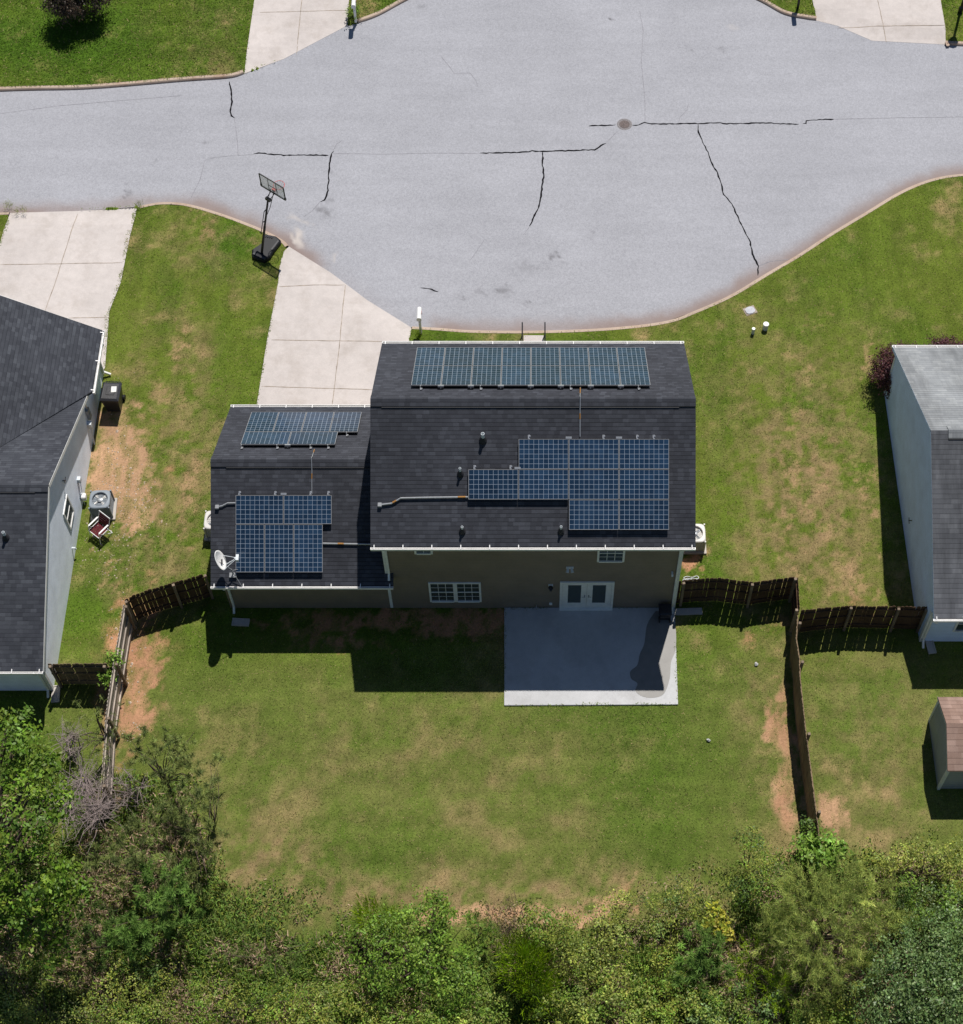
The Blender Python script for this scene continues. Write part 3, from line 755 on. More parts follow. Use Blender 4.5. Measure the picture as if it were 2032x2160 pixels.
for sx in (-1, 1):
    a, b = (x0+t+.004, xm-.004) if sx < 0 else (xm+.004, x1-t-.004)
    mb = MB(); s_ = .2; mb.box2((a, YW-.03, z0), (a+s_, YW+.01, z1-t)).box2((b-s_, YW-.03, z0), (b, YW+.01, z1-t)).box2((a+s_, YW-.03, z0), (b-s_, YW+.01, z0+.38)).box2((a+s_, YW-.03, z1-t-.16), (b-s_, YW+.01, z1-t))
    d = mb.build('door', M['trim_shade'], house, bevel=.006)
    MB().box2((a+s_, YW-.018, z0+.38), (b-s_, YW+.005, z1-t-.16)).build('pane', M['glass'], d)
    hx = xm-sx*-.07
    mb = MB(); mb.box((hx, YW-.036, 1.02), (.04, .012, .2)); mb.tube([(hx, YW-.03, 1.05), (hx, YW-.09, 1.05), (hx+sx*.1, YW-.09, 1.05)], .011, 6); mb.build('handle', M['grey_metal'], d)
# fixtures on the rear wall
lx, lz = wx(*c8(1016, 395)); mb = MB(); mb.box((lx, YW-.015, lz), (.16, .03, .3))
o = mb.build('wall_lamp', M['trim_shade'], house); MB().lathe([(.03, -.16), (.06, -.1), (.07, .06), (.09, .08), (.02, .14)], 8, (lx, YW-.11, lz)).build('lantern', M['black_paint'], o)
lx, lz = wx(*c8(1118, 295)); mb = MB(); mb.box((lx, YW-.02, lz), (.26, .04, .12))
o = mb.build('flood_light', M['trim_shade'], house)
for s_ in (-1, 1): mb = MB(); mb.tube([(lx+s_*.06, YW-.04, lz), (lx+s_*.09, YW-.18, lz-.05)], [.035, .06], 10); mb.build('lamp_head', M['white_pale'], o)
lx, lz = wx(*c8(1016, 486)); MB().box((lx, YW-.025, lz), (.11, .05, .13)).build('outlet_cover', M['trim_shade'], house, bevel=.01)
lx, lz = wx(*c8(940, 505)); MB().tube([(lx, YW, .25), (lx, YW-.09, .25), (lx, YW-.11, .2)], .016, 6).build('hose_tap', M['galv'], house)
lx, lz = wx(*c8(1664, 318)); MB().tube([(lx, YW, lz), (lx, YW-.12, lz), (lx, YW-.14, lz-.08)], .035, 8).build('wall_vent', M['white_pale'], house)
# roof plumbing vents
def on_roof(c, rear=True, g=False):
    if g: p0 = (0, yR, gze) if rear else (0, gyF, gze); s_ = GSL
    else: p0 = (0, yR, ze) if rear else (0, yF, ze); s_ = SL
    n = (0, -math.sin(s_), math.cos(s_)) if rear else (0, math.sin(s_), math.cos(s_))
    return ray_plane(c[0], c[1], p0, n)
c7 = lambda x, y: (760+x/2.527, 680+y/2.527)
c6 = lambda x, y: (420+x/4.141, 840+y/4.141)
vent_pipe(roof, on_roof(c7(655, 628)), 0, .42, .06, .14); vent_pipe(roof, on_roof(c7(534, 808)), 0, .38, .042, .12)
vent_pipe(roof, on_roof(c7(545, 1114)), 0, .32, .042, .12); vent_pipe(roof, on_roof(c7(1071, 1114)), 0, .34, .042, .12)

# ---------------- solar panels: every panel a thing; one of each way up is built, the rest copied
def make_panel(name, label, w, h, feet, uvrot):
    t = thing(name, label, 'solar panel', group='solar panels on the house roofs')
    mb = MB(); b = .010; z0, z1 = -.02, .020
    mb.box2((0, 0, z0), (w, b, z1)).box2((0, h-b, z0), (w, h, z1)).box2((0, b, z0), (b, h-b, z1)).box2((w-b, b, z0), (w, h-b, z1))
    mb.build('frame', M['alu'], t, local=True)
    mb = MB(); uv = [(0, 0), (1, 0), (1, 1), (0, 1)] if not uvrot else [(0, 0), (0, 1), (1, 1), (1, 0)]
    a, c = b+.001, .016
    mb.add([(a, a, c), (w-a, a, c), (w-a, h-a, c), (a, h-a, c), (a, a, -.018), (w-a, a, -.018), (w-a, h-a, -.018), (a, h-a, -.018)],
           [(0, 1, 2, 3), (7, 6, 5, 4), (0, 4, 5, 1), (1, 5, 6, 2), (2, 6, 7, 3), (3, 7, 4, 0)], [uv]+[[(.01, .01)]*4]*5)
    mb.build('cell_face', M['cells'], t, local=True)
    return t
def add_foot(t, x, yy, sg, wide=False):
    mb = MB()
    if wide: mb.box((x, yy+sg*.05, .0), (.2, .07, .06)).box((x, yy+sg*.02, -.05), (.03, .03, .1))
    else:
        mb.box((x, yy+sg*.07, -.095), (.07, .14, .014)).box((x-.02, yy+sg*.03, -.04), (.03, .05, .11)).box((x+.03, yy+sg*.10, -.08), (.045, .045, .03))
    mb.build('mounting_foot', M['galv'], t, local=True)
P0 = make_panel('solar_panel', 'x', .99, 1.65, None, False)
L0 = make_panel('solar_panel', 'x', 1.65, .99, None, True)
used = set()
ORD = ['first', 'second', 'third', 'fourth', 'fifth', 'sixth', 'seventh', 'eighth']
def put_panel(proto, x, s, rear, g, label):
    """x = left edge, s = distance down the slope from the ridge to the panel's UPPER edge (rear) / NEAR edge (front)"""
    o = proto if id(proto) not in used else copy_tree(proto); used.add(id(proto))
    sl = GSL if g else SL; yr_, zr_ = (gyr, gzr) if g else (0, zr); h = 1.65 if proto is P0 else .99
    off = .135; c, sn = math.cos(sl), math.sin(sl)
    if rear:
        s2 = s+h; o.location = (x, yr_-s2*c-off*sn, zr_-s2*sn+off*c); o.rotation_euler = (sl, 0, 0)
    else:
        o.location = (x, yr_+s*c+off*sn, zr_-s*sn+off*c); o.rotation_euler = (-sl, 0, 0)
    o['label'] = label; return o
PL = []
for j in range(2):
    for i in range(8):
        r_ = 'row nearest ridge' if j == 0 else 'row nearest gutter'
        PL.append((P0, -4.1136+i*1.01, .8438+j*1.67, False, False, f'upright panel {ORD[i]} from left, {r_}, big roof street side', (j == 0, i)))
for j, rng, nm in ((0, (1, 2, 3), 'top row of three'), (1, (0, 1, 2, 3), 'middle row of four'), (2, (2, 3), 'bottom row of two')):
    for k, i in enumerate(rng):
        PL.append((L0, -2.154+i*1.67, 1.3226+j*1.01, True, False, f'lengthways panel {ORD[k]} from left, {nm}, big roof garden side', None))
for i in range(2): PL.append((L0, -10.3035+i*1.67, 1.219, True, True, f'{"left" if i == 0 else "right"} of two lengthways panels on garden side of low garage roof', None))
for i in range(3): PL.append((P0, -10.3035+i*1.01, 1.219+1.01, True, True, f'upright panel, {("left", "middle", "right")[i]} of three beside satellite dish on garage roof', None))
for i in range(2): PL.append((L0, -10.291+i*1.67, .934, False, True, f'{"left" if i == 0 else "right"} of two lengthways panels next to garage ridge, street side', None))
for i in range(4): PL.append((P0, -10.291+i*1.01, .934+1.01, False, True, f'upright panel {ORD[i]} from left, row of four, garage roof street side', None))
PO = [put_panel(*p[:6]) for p in PL]
for o, p in zip(PO, PL):                      # feet and splice plates that stick out past the array edges
    pr, x, s, rear, g, lab, _ = p
    w = .99 if pr is P0 else 1.65; h = 1.65 if pr is P0 else .99
    if 'nearest ridge' in lab: 
        i = ORD.index(lab.split('panel ')[1].split(' ')[0])
        if i: add_foot(o, -.01, 0, -1, True)
        if i in (0, 2, 5, 7): add_foot(o, .33 if i != 7 else .6, 0, -1)
    elif 'top row of three' in lab:
        if 'first' not in lab: add_foot(o, -.01, h, 1, True)
        add_foot(o, .34 if 'first' in lab else 1.15, h, 1)
        if 'third' in lab: add_foot(o, .6, h, 1)
    elif 'middle row' in lab and 'first' in lab: add_foot(o, .2, h, 1); add_foot(o, 1.4, h, 1); add_foot(o, 1.63, h, 1, True)
    elif 'garden side of low' in lab:
        add_foot(o, .12 if 'left' in lab else .92, h, 1); add_foot(o, 1.36 if 'left' in lab else 1.53, h, 1)
        if 'right' in lab: add_foot(o, -.01, h, 1, True)
    elif 'next to garage ridge' in lab:
        add_foot(o, .05 if 'left' in lab else .8, 0, -1); add_foot(o, 1.3 if 'left' in lab else 1.42, 0, -1)
        if 'right' in lab: add_foot(o, -.01, 0, -1, True)
    elif 'row of four, garage' in lab and 'fourth' in lab: add_foot(o, .62, 0, -1)

# ---------------- conduits and the wires over the ridges
def lift(p, d=.07): return Vector(p)+Vector((0, 0, d))
def conduit(label, pts, r, box=None, tape=(), g=False):
    t = thing('conduit_pipe', label, 'conduit', tuple(lift(pts[0])), group='solar conduits on the roofs')
    P = [lift(p) for p in pts]
    MB().tube(P, r, 8).build('pipe', M['galv'], t)
    if box is not None: MB().box(lift(box, .05), (.13, .15, .1)).build('junction_box', M['junction'], t, bevel=.01)
    for a, b, f0, f1 in tape:
        A, B = P[a], P[b]; MB().tube([A+(B-A)*f0, A+(B-A)*f1], r*1.25, 8).build('warning_tape', M['orange'], t)
    return t
q = [on_roof(c7(*p)) for p in ((105, 978), (168, 970), (195, 955), (216, 942), (360, 939), (590, 936))]
conduit('grey conduit bending down to the lower left of the big roof', q, .028, q[0], [(1, 2, .2, .95), (4, 5, .7, .88)])
q = [on_roof(c6(*p), True, True) for p in ((160, 958), (205, 948), (250, 924), (330, 922))]
conduit('short grey conduit left of the garage panels above the dish', q, .024, q[0])
q = [on_roof(c6(*p), True, True) for p in ((1080, 1276), (1270, 1280), (1510, 1284))]
conduit('straight grey conduit from the garage panels into the house wall', q, .028, None, [(0, 1, .7, .98)])
A = [on_roof(c7(1174, 345), False), on_roof(c7(1172, 398), False), Vector((0, 0, zr+.08)), on_roof(c7(1172, 480)), on_roof(c7(1172, 584)), on_roof(c7(1172, 615))]
A[2] = Vector((A[1].x, 0, zr+.08)); conduit('thin wire over the ridge of the big roof', A, .014, None, [(0, 1, .2, .75), (3, 4, .1, .4)])
A = [on_roof(c6(1010, 455), False, True), on_roof(c6(992, 515), False, True), Vector((0, 0, 0)), on_roof(c6(988, 640), True, True), on_roof(c6(987, 725), True, True), on_roof(c6(988, 845), True, True)]
A[2] = Vector((A[1].x, gyr, gzr+.08)); conduit('thin wire over the ridge of the garage roof', A, .014, None, [(0, 1, .05, .5), (3, 4, .3, .85)])

# ---------------- satellite dish on the garage roof
dc = Vector((*G(466.4, 1181.7, 3.72), 3.72))
base = Vector((dc.x+.28, dc.y-.05, 0)); tt = (base.y-yR)/math.cos(GSL); base.z = gze+tt*math.sin(GSL)
dish = thing('satellite_dish', 'white satellite dish on a short mast at the corner of the garage roof', 'satellite dish', tuple(base))
dn = Vector((.90, .14, .36)).normalized(); e1 = dn.cross(Vector((0, 0, 1))).normalized(); e2 = e1.cross(dn)
mb = MB(); vs = []; fs = []; NR, NK = 7, 28
for side in (0, 1):
    for i in range(NR):
        r = i/(NR-1)
        for k in range(NK):
            a = 2*math.pi*k/NK; vs.append(dc+e1*(.35*r*math.cos(a))+e2*(.40*r*math.sin(a))+dn*(.11*r*r-.11-side*.018))
    o_ = side*NR*NK
    for i in range(NR-1):
        for k in range(NK): fs.append((o_+i*NK+k, o_+i*NK+(k+1) % NK, o_+(i+1)*NK+(k+1) % NK, o_+(i+1)*NK+k))
o_ = (NR-1)*NK
for k in range(NK): fs.append((o_+k, o_+(k+1) % NK, NR*NK+o_+(k+1) % NK, NR*NK+o_+k))
mb.add(vs, fs); rf = mb.build('reflector', M['white_metal'], dish, smooth=True)
mb = MB(); p = dc+dn*(-.02)+e2*(-.1)
mb.tube([p-e1*.09, p+e1*.09], .022, 6).tube([p-e1*.05+e2*.05, p+e1*.07+e2*.05], .012, 6); mb.build('emblem', M['black_paint'], rf)
fp = dc+dn*.52-e2*.20
mb = MB(); mb.tube([dc-e2*.38-dn*.05, fp], .02, 6); mb.tube([dc-e2*.2+e1*.3-dn*.06, fp], .01, 5).tube([dc-e2*.2-e1*.3-dn*.06, fp], .01, 5); mb.build('feed_arm', M['white_pale'], dish)
mb = MB(); mb.box(fp, (.1, .22, .12)); mb.tube([fp, fp-dn*.1+e2*.03], [.05, .035], 10); mb.build('receiver', M['white_pale'], dish)
mb = MB(); mb.tube([base, base+Vector((0, 0, .35)), dc-dn*.14], .025, 8); mb.box(base+Vector((0, 0, .02)), (.25, .25, .03))
mb.tube([base+Vector((.3, -.35, -.2)), base+Vector((0, 0, .3))], .012, 6).tube([base+Vector((.45, .2, .12)), base+Vector((0, 0, .3))], .012, 6); mb.build('mast', M['junction'], dish)

# ---------------- left neighbour
LX, LW = -16.62, -16.82
lze, lzr, lyF, lyr, lyR = 2.3, 5.06, 3.95, -1.55, -7.18
lh = thing('house', 'pale blue house with slate grey roofs at the left edge, lawn chair beside it', 'house', (-21.5, 0, 0))
XFAR = -29.0; k1 = .68; fgx = -16.46; fgyF = 6.85; rx = -20.25; rz = lze+k1*(fgx-rx); vz = lze
sl_m = (lzr-lze)/(lyF-lyr)
mb = MB(); gable_body(mb, XFAR+.3, LW, -6.93, 3.6, lze-.1, lyr, lzr-.22); mb.build('wall', M['siding_blue'], lh)
mb = MB(); mb.add([(x, y, z) for y in (3.4, 6.45) for x, z in ((-23.9, 0), (-23.9, lze+.05), (rx, rz-.16), (LW+.001, lze+.05), (LW+.001, 0))], [(0,1,2,3,4),(9,8,7,6,5),(0,5,6,1),(1,6,7,2),(2,7,8,3),(3,8,9,4),(4,9,5,0)]); mb.build('wall', M['siding_blue'], lh)
# valley where the street gable meets the main slope
yv = lyF-(rz-lze)/sl_m
mb = MB()
roof_slab(mb, (XFAR, lyR, lze-.06), (LX, lyR, lze-.06), (LX, lyr, lzr), (XFAR, lyr, lzr), uoff=5)
roof_slab(mb, (LX, lyF, lze), (XFAR, lyF, lze), (XFAR, lyr, lzr), (LX, lyr, lzr), uoff=22)
mb.build('roof', M['shingle_blue'], lh)
mb = MB(); lx2 = rx-(fgx-rx)
def poly_slab(mb, P, th=.12, udir=None, uo=0):
    P = [Vector(p) for p in P]; nn = (P[1]-P[0]).cross(P[2]-P[0]).normalized()
    if nn.z < 0: nn = -nn
    du = Vector(udir).normalized(); dv = nn.cross(du); dv = dv if dv.z > 0 else -dv
    uv = [((p-P[0]).dot(du)+uo, (p-P[0]).dot(dv)) for p in P]; n = len(P)
    lo = [p-Vector((0, 0, th)) for p in P]
    mb.add(P+lo, [tuple(range(n)), tuple(range(2*n-1, n-1, -1))]+[(k, (k+1) % n, n+(k+1) % n, n+k) for k in range(n)], [uv, [(0, .06)]*n]+[[(0, .06)]*4]*n)
poly_slab(mb, [(fgx, fgyF, lze), (fgx, lyF+.12, lze+.0), (rx, yv-.05, rz), (rx, fgyF, rz)], .12, (0, 1, 0), 3)
poly_slab(mb, [(lx2, lyF, lze), (lx2, fgyF, lze), (rx, fgyF, rz), (rx, yv-.05, rz)], .12, (0, 1, 0), 9)
P = np.array(mb.v); P[:, 2] += .012; mb.v = [tuple(p) for p in P]
lroof = mb.build('roof', M['shingle_blue'], lh)
ridge_vent(lroof, XFAR, LX, lyr, lzr, math.atan(sl_m), M['shingle_blue'], .25, XFAR+1, LX-.45)
gutter('gutter', (fgx, fgyF, lze), (fgx, lyF+.05, lze), (1, 0, 0), lh, 1.3)
gutter('gutter', (XFAR, lyR, lze-.06), (LX, lyR, lze-.06), (0, -1, 0), lh, .95)
downspout(lh, LW, 6.3, lze-.08, .14, (1, 0), .42, 'white', .3)
downspout(lh, LW-.12, -6.93, lze-.1, .14, (0, -1), .3, 'trim_shade', .3)
for (ya, za), (yb, zb) in (((lyF, lze), (lyr, lzr)), ((lyr, lzr), (lyR, lze-.06))): MB().bar((LX-.005, ya, za-.09), (LX-.005, yb, zb-.09), .03, .16).build('rake_board', M['white'], lh)
mb = MB(); mb.bar((fgx-.05, fgyF+.01, lze-.09), (rx, fgyF+.01, rz-.09), .03, .15); mb.build('rake_board', M['white'], lh)
MB().box2((LW-.1, 6.3, .05), (LW+.025, 6.44, lze-.1)).build('corner_board', M['white'], lh)
mb = MB(); mb.box2((LW-.1, -6.95, .05), (LW+.022, -6.83, lze-.1)); mb.build('corner_board', M['white'], lh)
c4 = lambda x, y: (x/3.3133, 600+y/3.3133)
xw = lambda x, y: XW(*c4(x, y), LW)
a = xw(462, 1500); b = xw(490, 1690); wy0, wy1, wz0, wz1 = -4.05, -3.2, 1.05, 2.25
a1 = xw(445, 1610); a2 = xw(500, 1560)
wyc = (a1[0]+a2[0])/2; wzc = (a[1]+b[1])/2
wy0, wy1, wz0, wz1 = wyc-.42, wyc+.42, wzc-.6, wzc+.6
mb = MB(); t = .08; xo = LW+.04
mb.box2((LW-.02, wy0, wz0), (xo, wy0+t, wz1)).box2((LW-.02, wy1-t, wz0), (xo, wy1, wz1)).box2((LW-.02, wy0+t, wz0), (xo, wy1-t, wz0+t)).box2((LW-.02, wy0+t, wz1-t), (xo, wy1-t, wz1)).box2((LW-.02, wy0+t, wzc-.025), (xo-.012, wy1-t, wzc+.025))
w_ = mb.build('window', M['white'], lh, bevel=.004); MB().box2((LW-.01, wy0+t, wz0+t), (LW+.012, wy1-t, wz1-t)).build('pane', M['glass'], w_)
y_, z_ = xw(615, 920); mb = MB(); mb.box((LW+.06, y_, 1.35), (.12, .22, .6)); mb.tube([(LW+.07, y_, 1.6), (LW+.07, y_, 2.5)], .03, 8).tube([(LW+.14, y_, 1.35), (LW+.12, y_, 1.35)], .09, 12); mb.build('electric_meter', M['grey_metal'], lh, bevel=.01)
y_, z_ = xw(640, 1100); mb = MB(); mb.box((LW+.08, y_+.25, 1.0), (.16, .2, .3)); mb.tube([(LW+.1, y_+.25, 1.1), (LW+.1, y_-.05, .05)], .025, 8); mb.build('cable_box', M['white_pale'], lh, bevel=.01)
y_, z_ = xw(545, 1370); mb = MB(); mb.box((LW+.06, y_, 1.15), (.12, .16, .24)); mb.tube([(LW+.07, y_, 1.05), (LW+.05, y_-.3, .3), (LW+.1, y_-.45, .05)], .014, 6); mb.build('disconnect_switch', M['white_pale'], lh, bevel=.01)
y_, z_ = xw(575, 1500); mb = MB(); mb.box((LW+.09, y_, .35), (.18, .22, .26)); mb.build('outlet_cover', M['white'], lh, bevel=.02)
y_, z_ = xw(503, 1842); mb = MB(); mb.tube([(LW, y_, .5), (LW+.1, y_, .5), (LW+.12, y_, .42)], .04, 8); mb.build('wall_vent', M['white_pale'], lh)
y_, z_ = xw(437, 1370); mb = MB(); mb.tube([(LW, y_, z_), (LW+.12, y_, z_)], .02, 6).tube([(LW+.1, y_-.12, z_), (LW+.1, y_+.12, z_+.05)], .014, 6).tube([(LW, y_+.1, z_-.25), (LW+.06, y_, z_)], .012, 6); mb.build('flag_bracket', M['black_paint'], lh)
n_l = (0, -math.sin(math.atan(sl_m)), math.cos(math.atan(sl_m)))
vent_pipe(lroof, ray_plane(*c4(42, 1770), (0, lyR, lze-.06), n_l), 0, .4, .05, .13)

# ---------------- right neighbour
rh = thing('house', 'pale blue house with light grey shingle roof beside the dark red shrubs', 'house', (19, 0, 0))
RXF = 24.0; rze, rzr, ryF, ryr, ryR = 2.5, 5.95, 5.93, .12, -5.42
def sk_(y): return 13.60+.12*(5.9-y)/11.3
mb = MB(); Pf = [(-5.05, 0), (-5.05, rze+.1), (ryr, rzr-.18), (5.5, rze+.1), (5.5, 0)]
vs = [(sk_(a)+.035, a, b) for a, b in Pf]+[(RXF-.2, a, b) for a, b in Pf]
mb.add(vs, [tuple(range(5)), tuple(range(9, 4, -1))]+[(k, (k+1) % 5, 5+(k+1) % 5, 5+k) for k in range(5)]); mb.build('wall', M['siding_blue_grey'], rh)
mb = MB()
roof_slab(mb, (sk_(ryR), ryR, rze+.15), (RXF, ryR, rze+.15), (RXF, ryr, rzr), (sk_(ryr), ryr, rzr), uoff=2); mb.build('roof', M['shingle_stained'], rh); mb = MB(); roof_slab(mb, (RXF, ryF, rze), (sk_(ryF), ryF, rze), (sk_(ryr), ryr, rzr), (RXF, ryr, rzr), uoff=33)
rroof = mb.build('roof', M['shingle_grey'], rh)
ridge_vent(rroof, sk_(ryr)+.6, RXF, ryr, rzr, .55, M['shingle_grey'], .3, sk_(ryr)+.6, RXF)
gutter('gutter', (sk_(ryF)-.03, ryF, rze), (RXF, ryF, rze), (0, 1, 0), rh, .8); gutter('gutter', (sk_(ryR)-.03, ryR, rze+.15), (RXF, ryR, rze+.15), (0, -1, 0), rh, .9)
for (ya, za), (yb, zb) in (((ryF, rze), (ryr, rzr)), ((ryr, rzr), (ryR, rze+.15))): MB().bar((sk_(ya)+.012, ya, za-.09), (sk_(yb)+.012, yb, zb-.09), .028, .15).build('rake_board', M['siding_blue_grey'], rh)
MB().box2((sk_(-5)+.01, -5.08, .05), (sk_(-5)+.14, -4.95, rze-.1)).build('corner_board', M['trim_shade'], rh)
mb = MB(); mb.box2((sk_(5.5)+.012, 5.4, .05), (sk_(5.5)+.14, 5.52, rze)); mb.build('corner_board', M['trim_shade'], rh)
downspout(rh, sk_(-5)+.12, -5.05, rze+.05, .14, (0, -1), .42, 'white', .3)
window(rh, 14.75, 16.6, .9, 2.1, -5.05, 2, 1)
y_, z_ = XW(1924, 1098, 13.7); mb = MB(); mb.tube([(13.7, y_, z_), (13.58, y_, z_)], .02, 6).tube([(13.6, y_-.1, z_-.05), (13.6, y_+.1, z_+.05)], .014, 6); mb.build('flag_bracket', M['black_paint'], rh)

# ---------------- garden shed
sh = thing('shed', 'small grey garden shed with a brown shingle roof, right edge of the far lawn', 'shed', (15, -9.3, 0))
sx0, sy0, sy1, szE, szR, syr = 13.72, -10.5, -8.08, 1.92, 2.62, -9.22
mb = MB(); gable_body(mb, sx0, 17.0, sy0, sy1, szE, syr, szR-.06); mb.build('wall', M['siding_shed'], sh)
mb = MB(); roof_slab(mb, (sx0-.05, sy0-.1, szE-.0), (17.1, sy0-.1, szE), (17.1, syr, szR), (sx0-.05, syr, szR), .06); roof_slab(mb, (17.1, sy1+.1, szE), (sx0-.05, sy1+.1, szE), (sx0-.05, syr, szR), (17.1, syr, szR), .06, 13); mb.build('roof', M['shingle_pink'], sh)
mb = MB()
for y_ in (sy0, sy1): mb.box2((sx0-.022, y_-.05, 0), (sx0+.07, y_+.05, szE-.07))
for (ya, za), (yb, zb) in (((sy1+.1, szE), (syr, szR)), ((syr, szR), (sy0-.1, szE))): mb.bar((sx0-.035, ya, za-.085), (sx0-.035, yb, zb-.085), .028, .09)
mb.build('trim', M['white_pale'], sh)
mb = MB(); mb.box2((14.6, sy0-.03, .05), (16.2, sy0+.01, 1.8)); mb.build('door', M['siding_shed'], sh)

# ================================================================== FENCES
def fence(label, tops, posts, side, pm, hgt=1.8, rails=True, rm=None, seed=0, gap=.006, slats_on=1, t0=None, group='wooden yard fences'):
    """tops = top line in world xy, side = horizontal direction in which posts and rails stand off the pickets"""
    rg = random.Random(seed); L = [Vector(p) for p in tops]
    t = thing('fence', label, 'fence', (L[0].x, L[0].y, 0), 0, group)
    o = Vector((side[0], side[1])).normalized(); mb = MB()
    tot = sum((b-a).length for a, b in zip(L[:-1], L[1:]))
    def at(s_):
        for a, b in zip(L[:-1], L[1:]):
            l = (b-a).length
            if s_ <= l+1e-6: return a+(b-a)*(s_/l), (b-a).normalized()
            s_ -= l
        return L[-1], (L[-1]-L[-2]).normalized()
    s_ = .07; n = 0
    while s_ < tot-.05:
        p, d = at(s_); w = .135+rg.uniform(-.006, .008); h = hgt+rg.uniform(-.03, .025)+.03*math.sin(s_*1.3+seed)
        nr = Vector((-d.y, d.x)); tl = rg.uniform(-.012, .012); th = .009
        q = []
        for a, z in ((-w/2, .02), (w/2, .02), (w/2, h-.05), (w/2-.035, h), (-w/2+.035, h), (-w/2, h-.05)):
            q.append((p.x+d.x*(a+tl*z), p.y+d.y*(a+tl*z), z))
        of = rg.uniform(-.006, .006)
        vs = [(x+nr.x*(th+of), y+nr.y*(th+of), z) for x, y, z in q]+[(x-nr.x*(th-of), y-nr.y*(th-of), z) for x, y, z in q]
        mb.add(vs, [tuple(range(6)), tuple(range(11, 5, -1))]+[(k, (k+1) % 6, 6+(k+1) % 6, 6+k) for k in range(6)])
        s_ += w+gap*rg.choice((.2, .5, 1, 1, 1.8)); n += 1
    mb.build('picket_panel', M[pm], t)
    for z in (.35, 1.0, hgt-.22):
        mb = MB()
        for a, b in zip(L[:-1], L[1:]): mb.bar((a.x+o.x*.035, a.y+o.y*.035, z), (b.x+o.x*.035, b.y+o.y*.035, z), .04, .09)
        mb.build('rail', M[rm or pm], t)
    for f in posts:
        p, d = at(f*tot); mb = MB(); c = p+o*.105; mb.box((c.x, c.y, (hgt+.02)/2), (.095, .095, hgt+.02), math.atan2(d.y, d.x)); mb.build('post', M['wood_post'], t, bevel=.006)
    return t
o1 = lambda x, y: (1350+x/2.651, 1050+y/2.651); o5 = lambda x, y: (x/3.314, 1100+y/3.314)
FT = lambda L, o: [G(*o(*p), 1.8) for p in L]
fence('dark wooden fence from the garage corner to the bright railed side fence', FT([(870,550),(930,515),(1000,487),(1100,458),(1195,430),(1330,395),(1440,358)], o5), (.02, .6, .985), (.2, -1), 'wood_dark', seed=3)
fence('long grey fence with sunlit rails running along the left edge of the lawn', [(-14.33, -4.42), (-14.38, -6.5), (-14.40, -8.67), (-14.22, -11.2)], (.02, .34, .63, .98), (1, 0), 'wood_grey', rm='wood_grey', seed=4)
fence('short brown fence from the left neighbour house to the side fence', FT([(325,990),(760,990)], o5), (.06, .93), (0, -1), 'wood_brown', 1.75, seed=5)
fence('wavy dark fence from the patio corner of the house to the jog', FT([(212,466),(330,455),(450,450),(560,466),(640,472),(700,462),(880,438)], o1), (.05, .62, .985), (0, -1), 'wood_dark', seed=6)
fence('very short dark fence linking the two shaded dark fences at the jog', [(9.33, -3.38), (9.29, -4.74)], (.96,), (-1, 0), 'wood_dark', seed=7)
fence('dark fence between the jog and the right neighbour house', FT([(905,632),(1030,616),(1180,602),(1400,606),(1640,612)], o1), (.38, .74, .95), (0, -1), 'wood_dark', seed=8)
fence('long brown fence along the right side of the lawn towards the thicket', [(9.20, -4.86), (9.08, -5.7), (9.13, -6.52), (9.09, -7.18), (9.12, -9.12), (9.19, -10.68), (9.24, -12.2), (9.25, -13.0)], (.04, .22, .54, .87), (1, 0), 'wood_brown', seed=9)
p_ = G(*o5(835, 1110), .1)
t = thing('gate_panel', 'small dark loose gate panel leaning on the grey side fence', 'gate panel', (p_[0], p_[1], 0))
mb = MB()
for k in range(5): mb.box((p_[0]+.05, p_[1]+.14*k-.2, .62), (.02, .13, 1.2), M=Matrix.Rotation(R(-16), 3, 'Y'))
mb.build('board', M['wood_dark'], t)
mb = MB()
for z in (.3, .95): mb.box((p_[0]+.04-(z-.62)*.28+.0, p_[1]+.08, z), (.04, .7, .08))
mb.build('rail', M['wood_brown'], t)

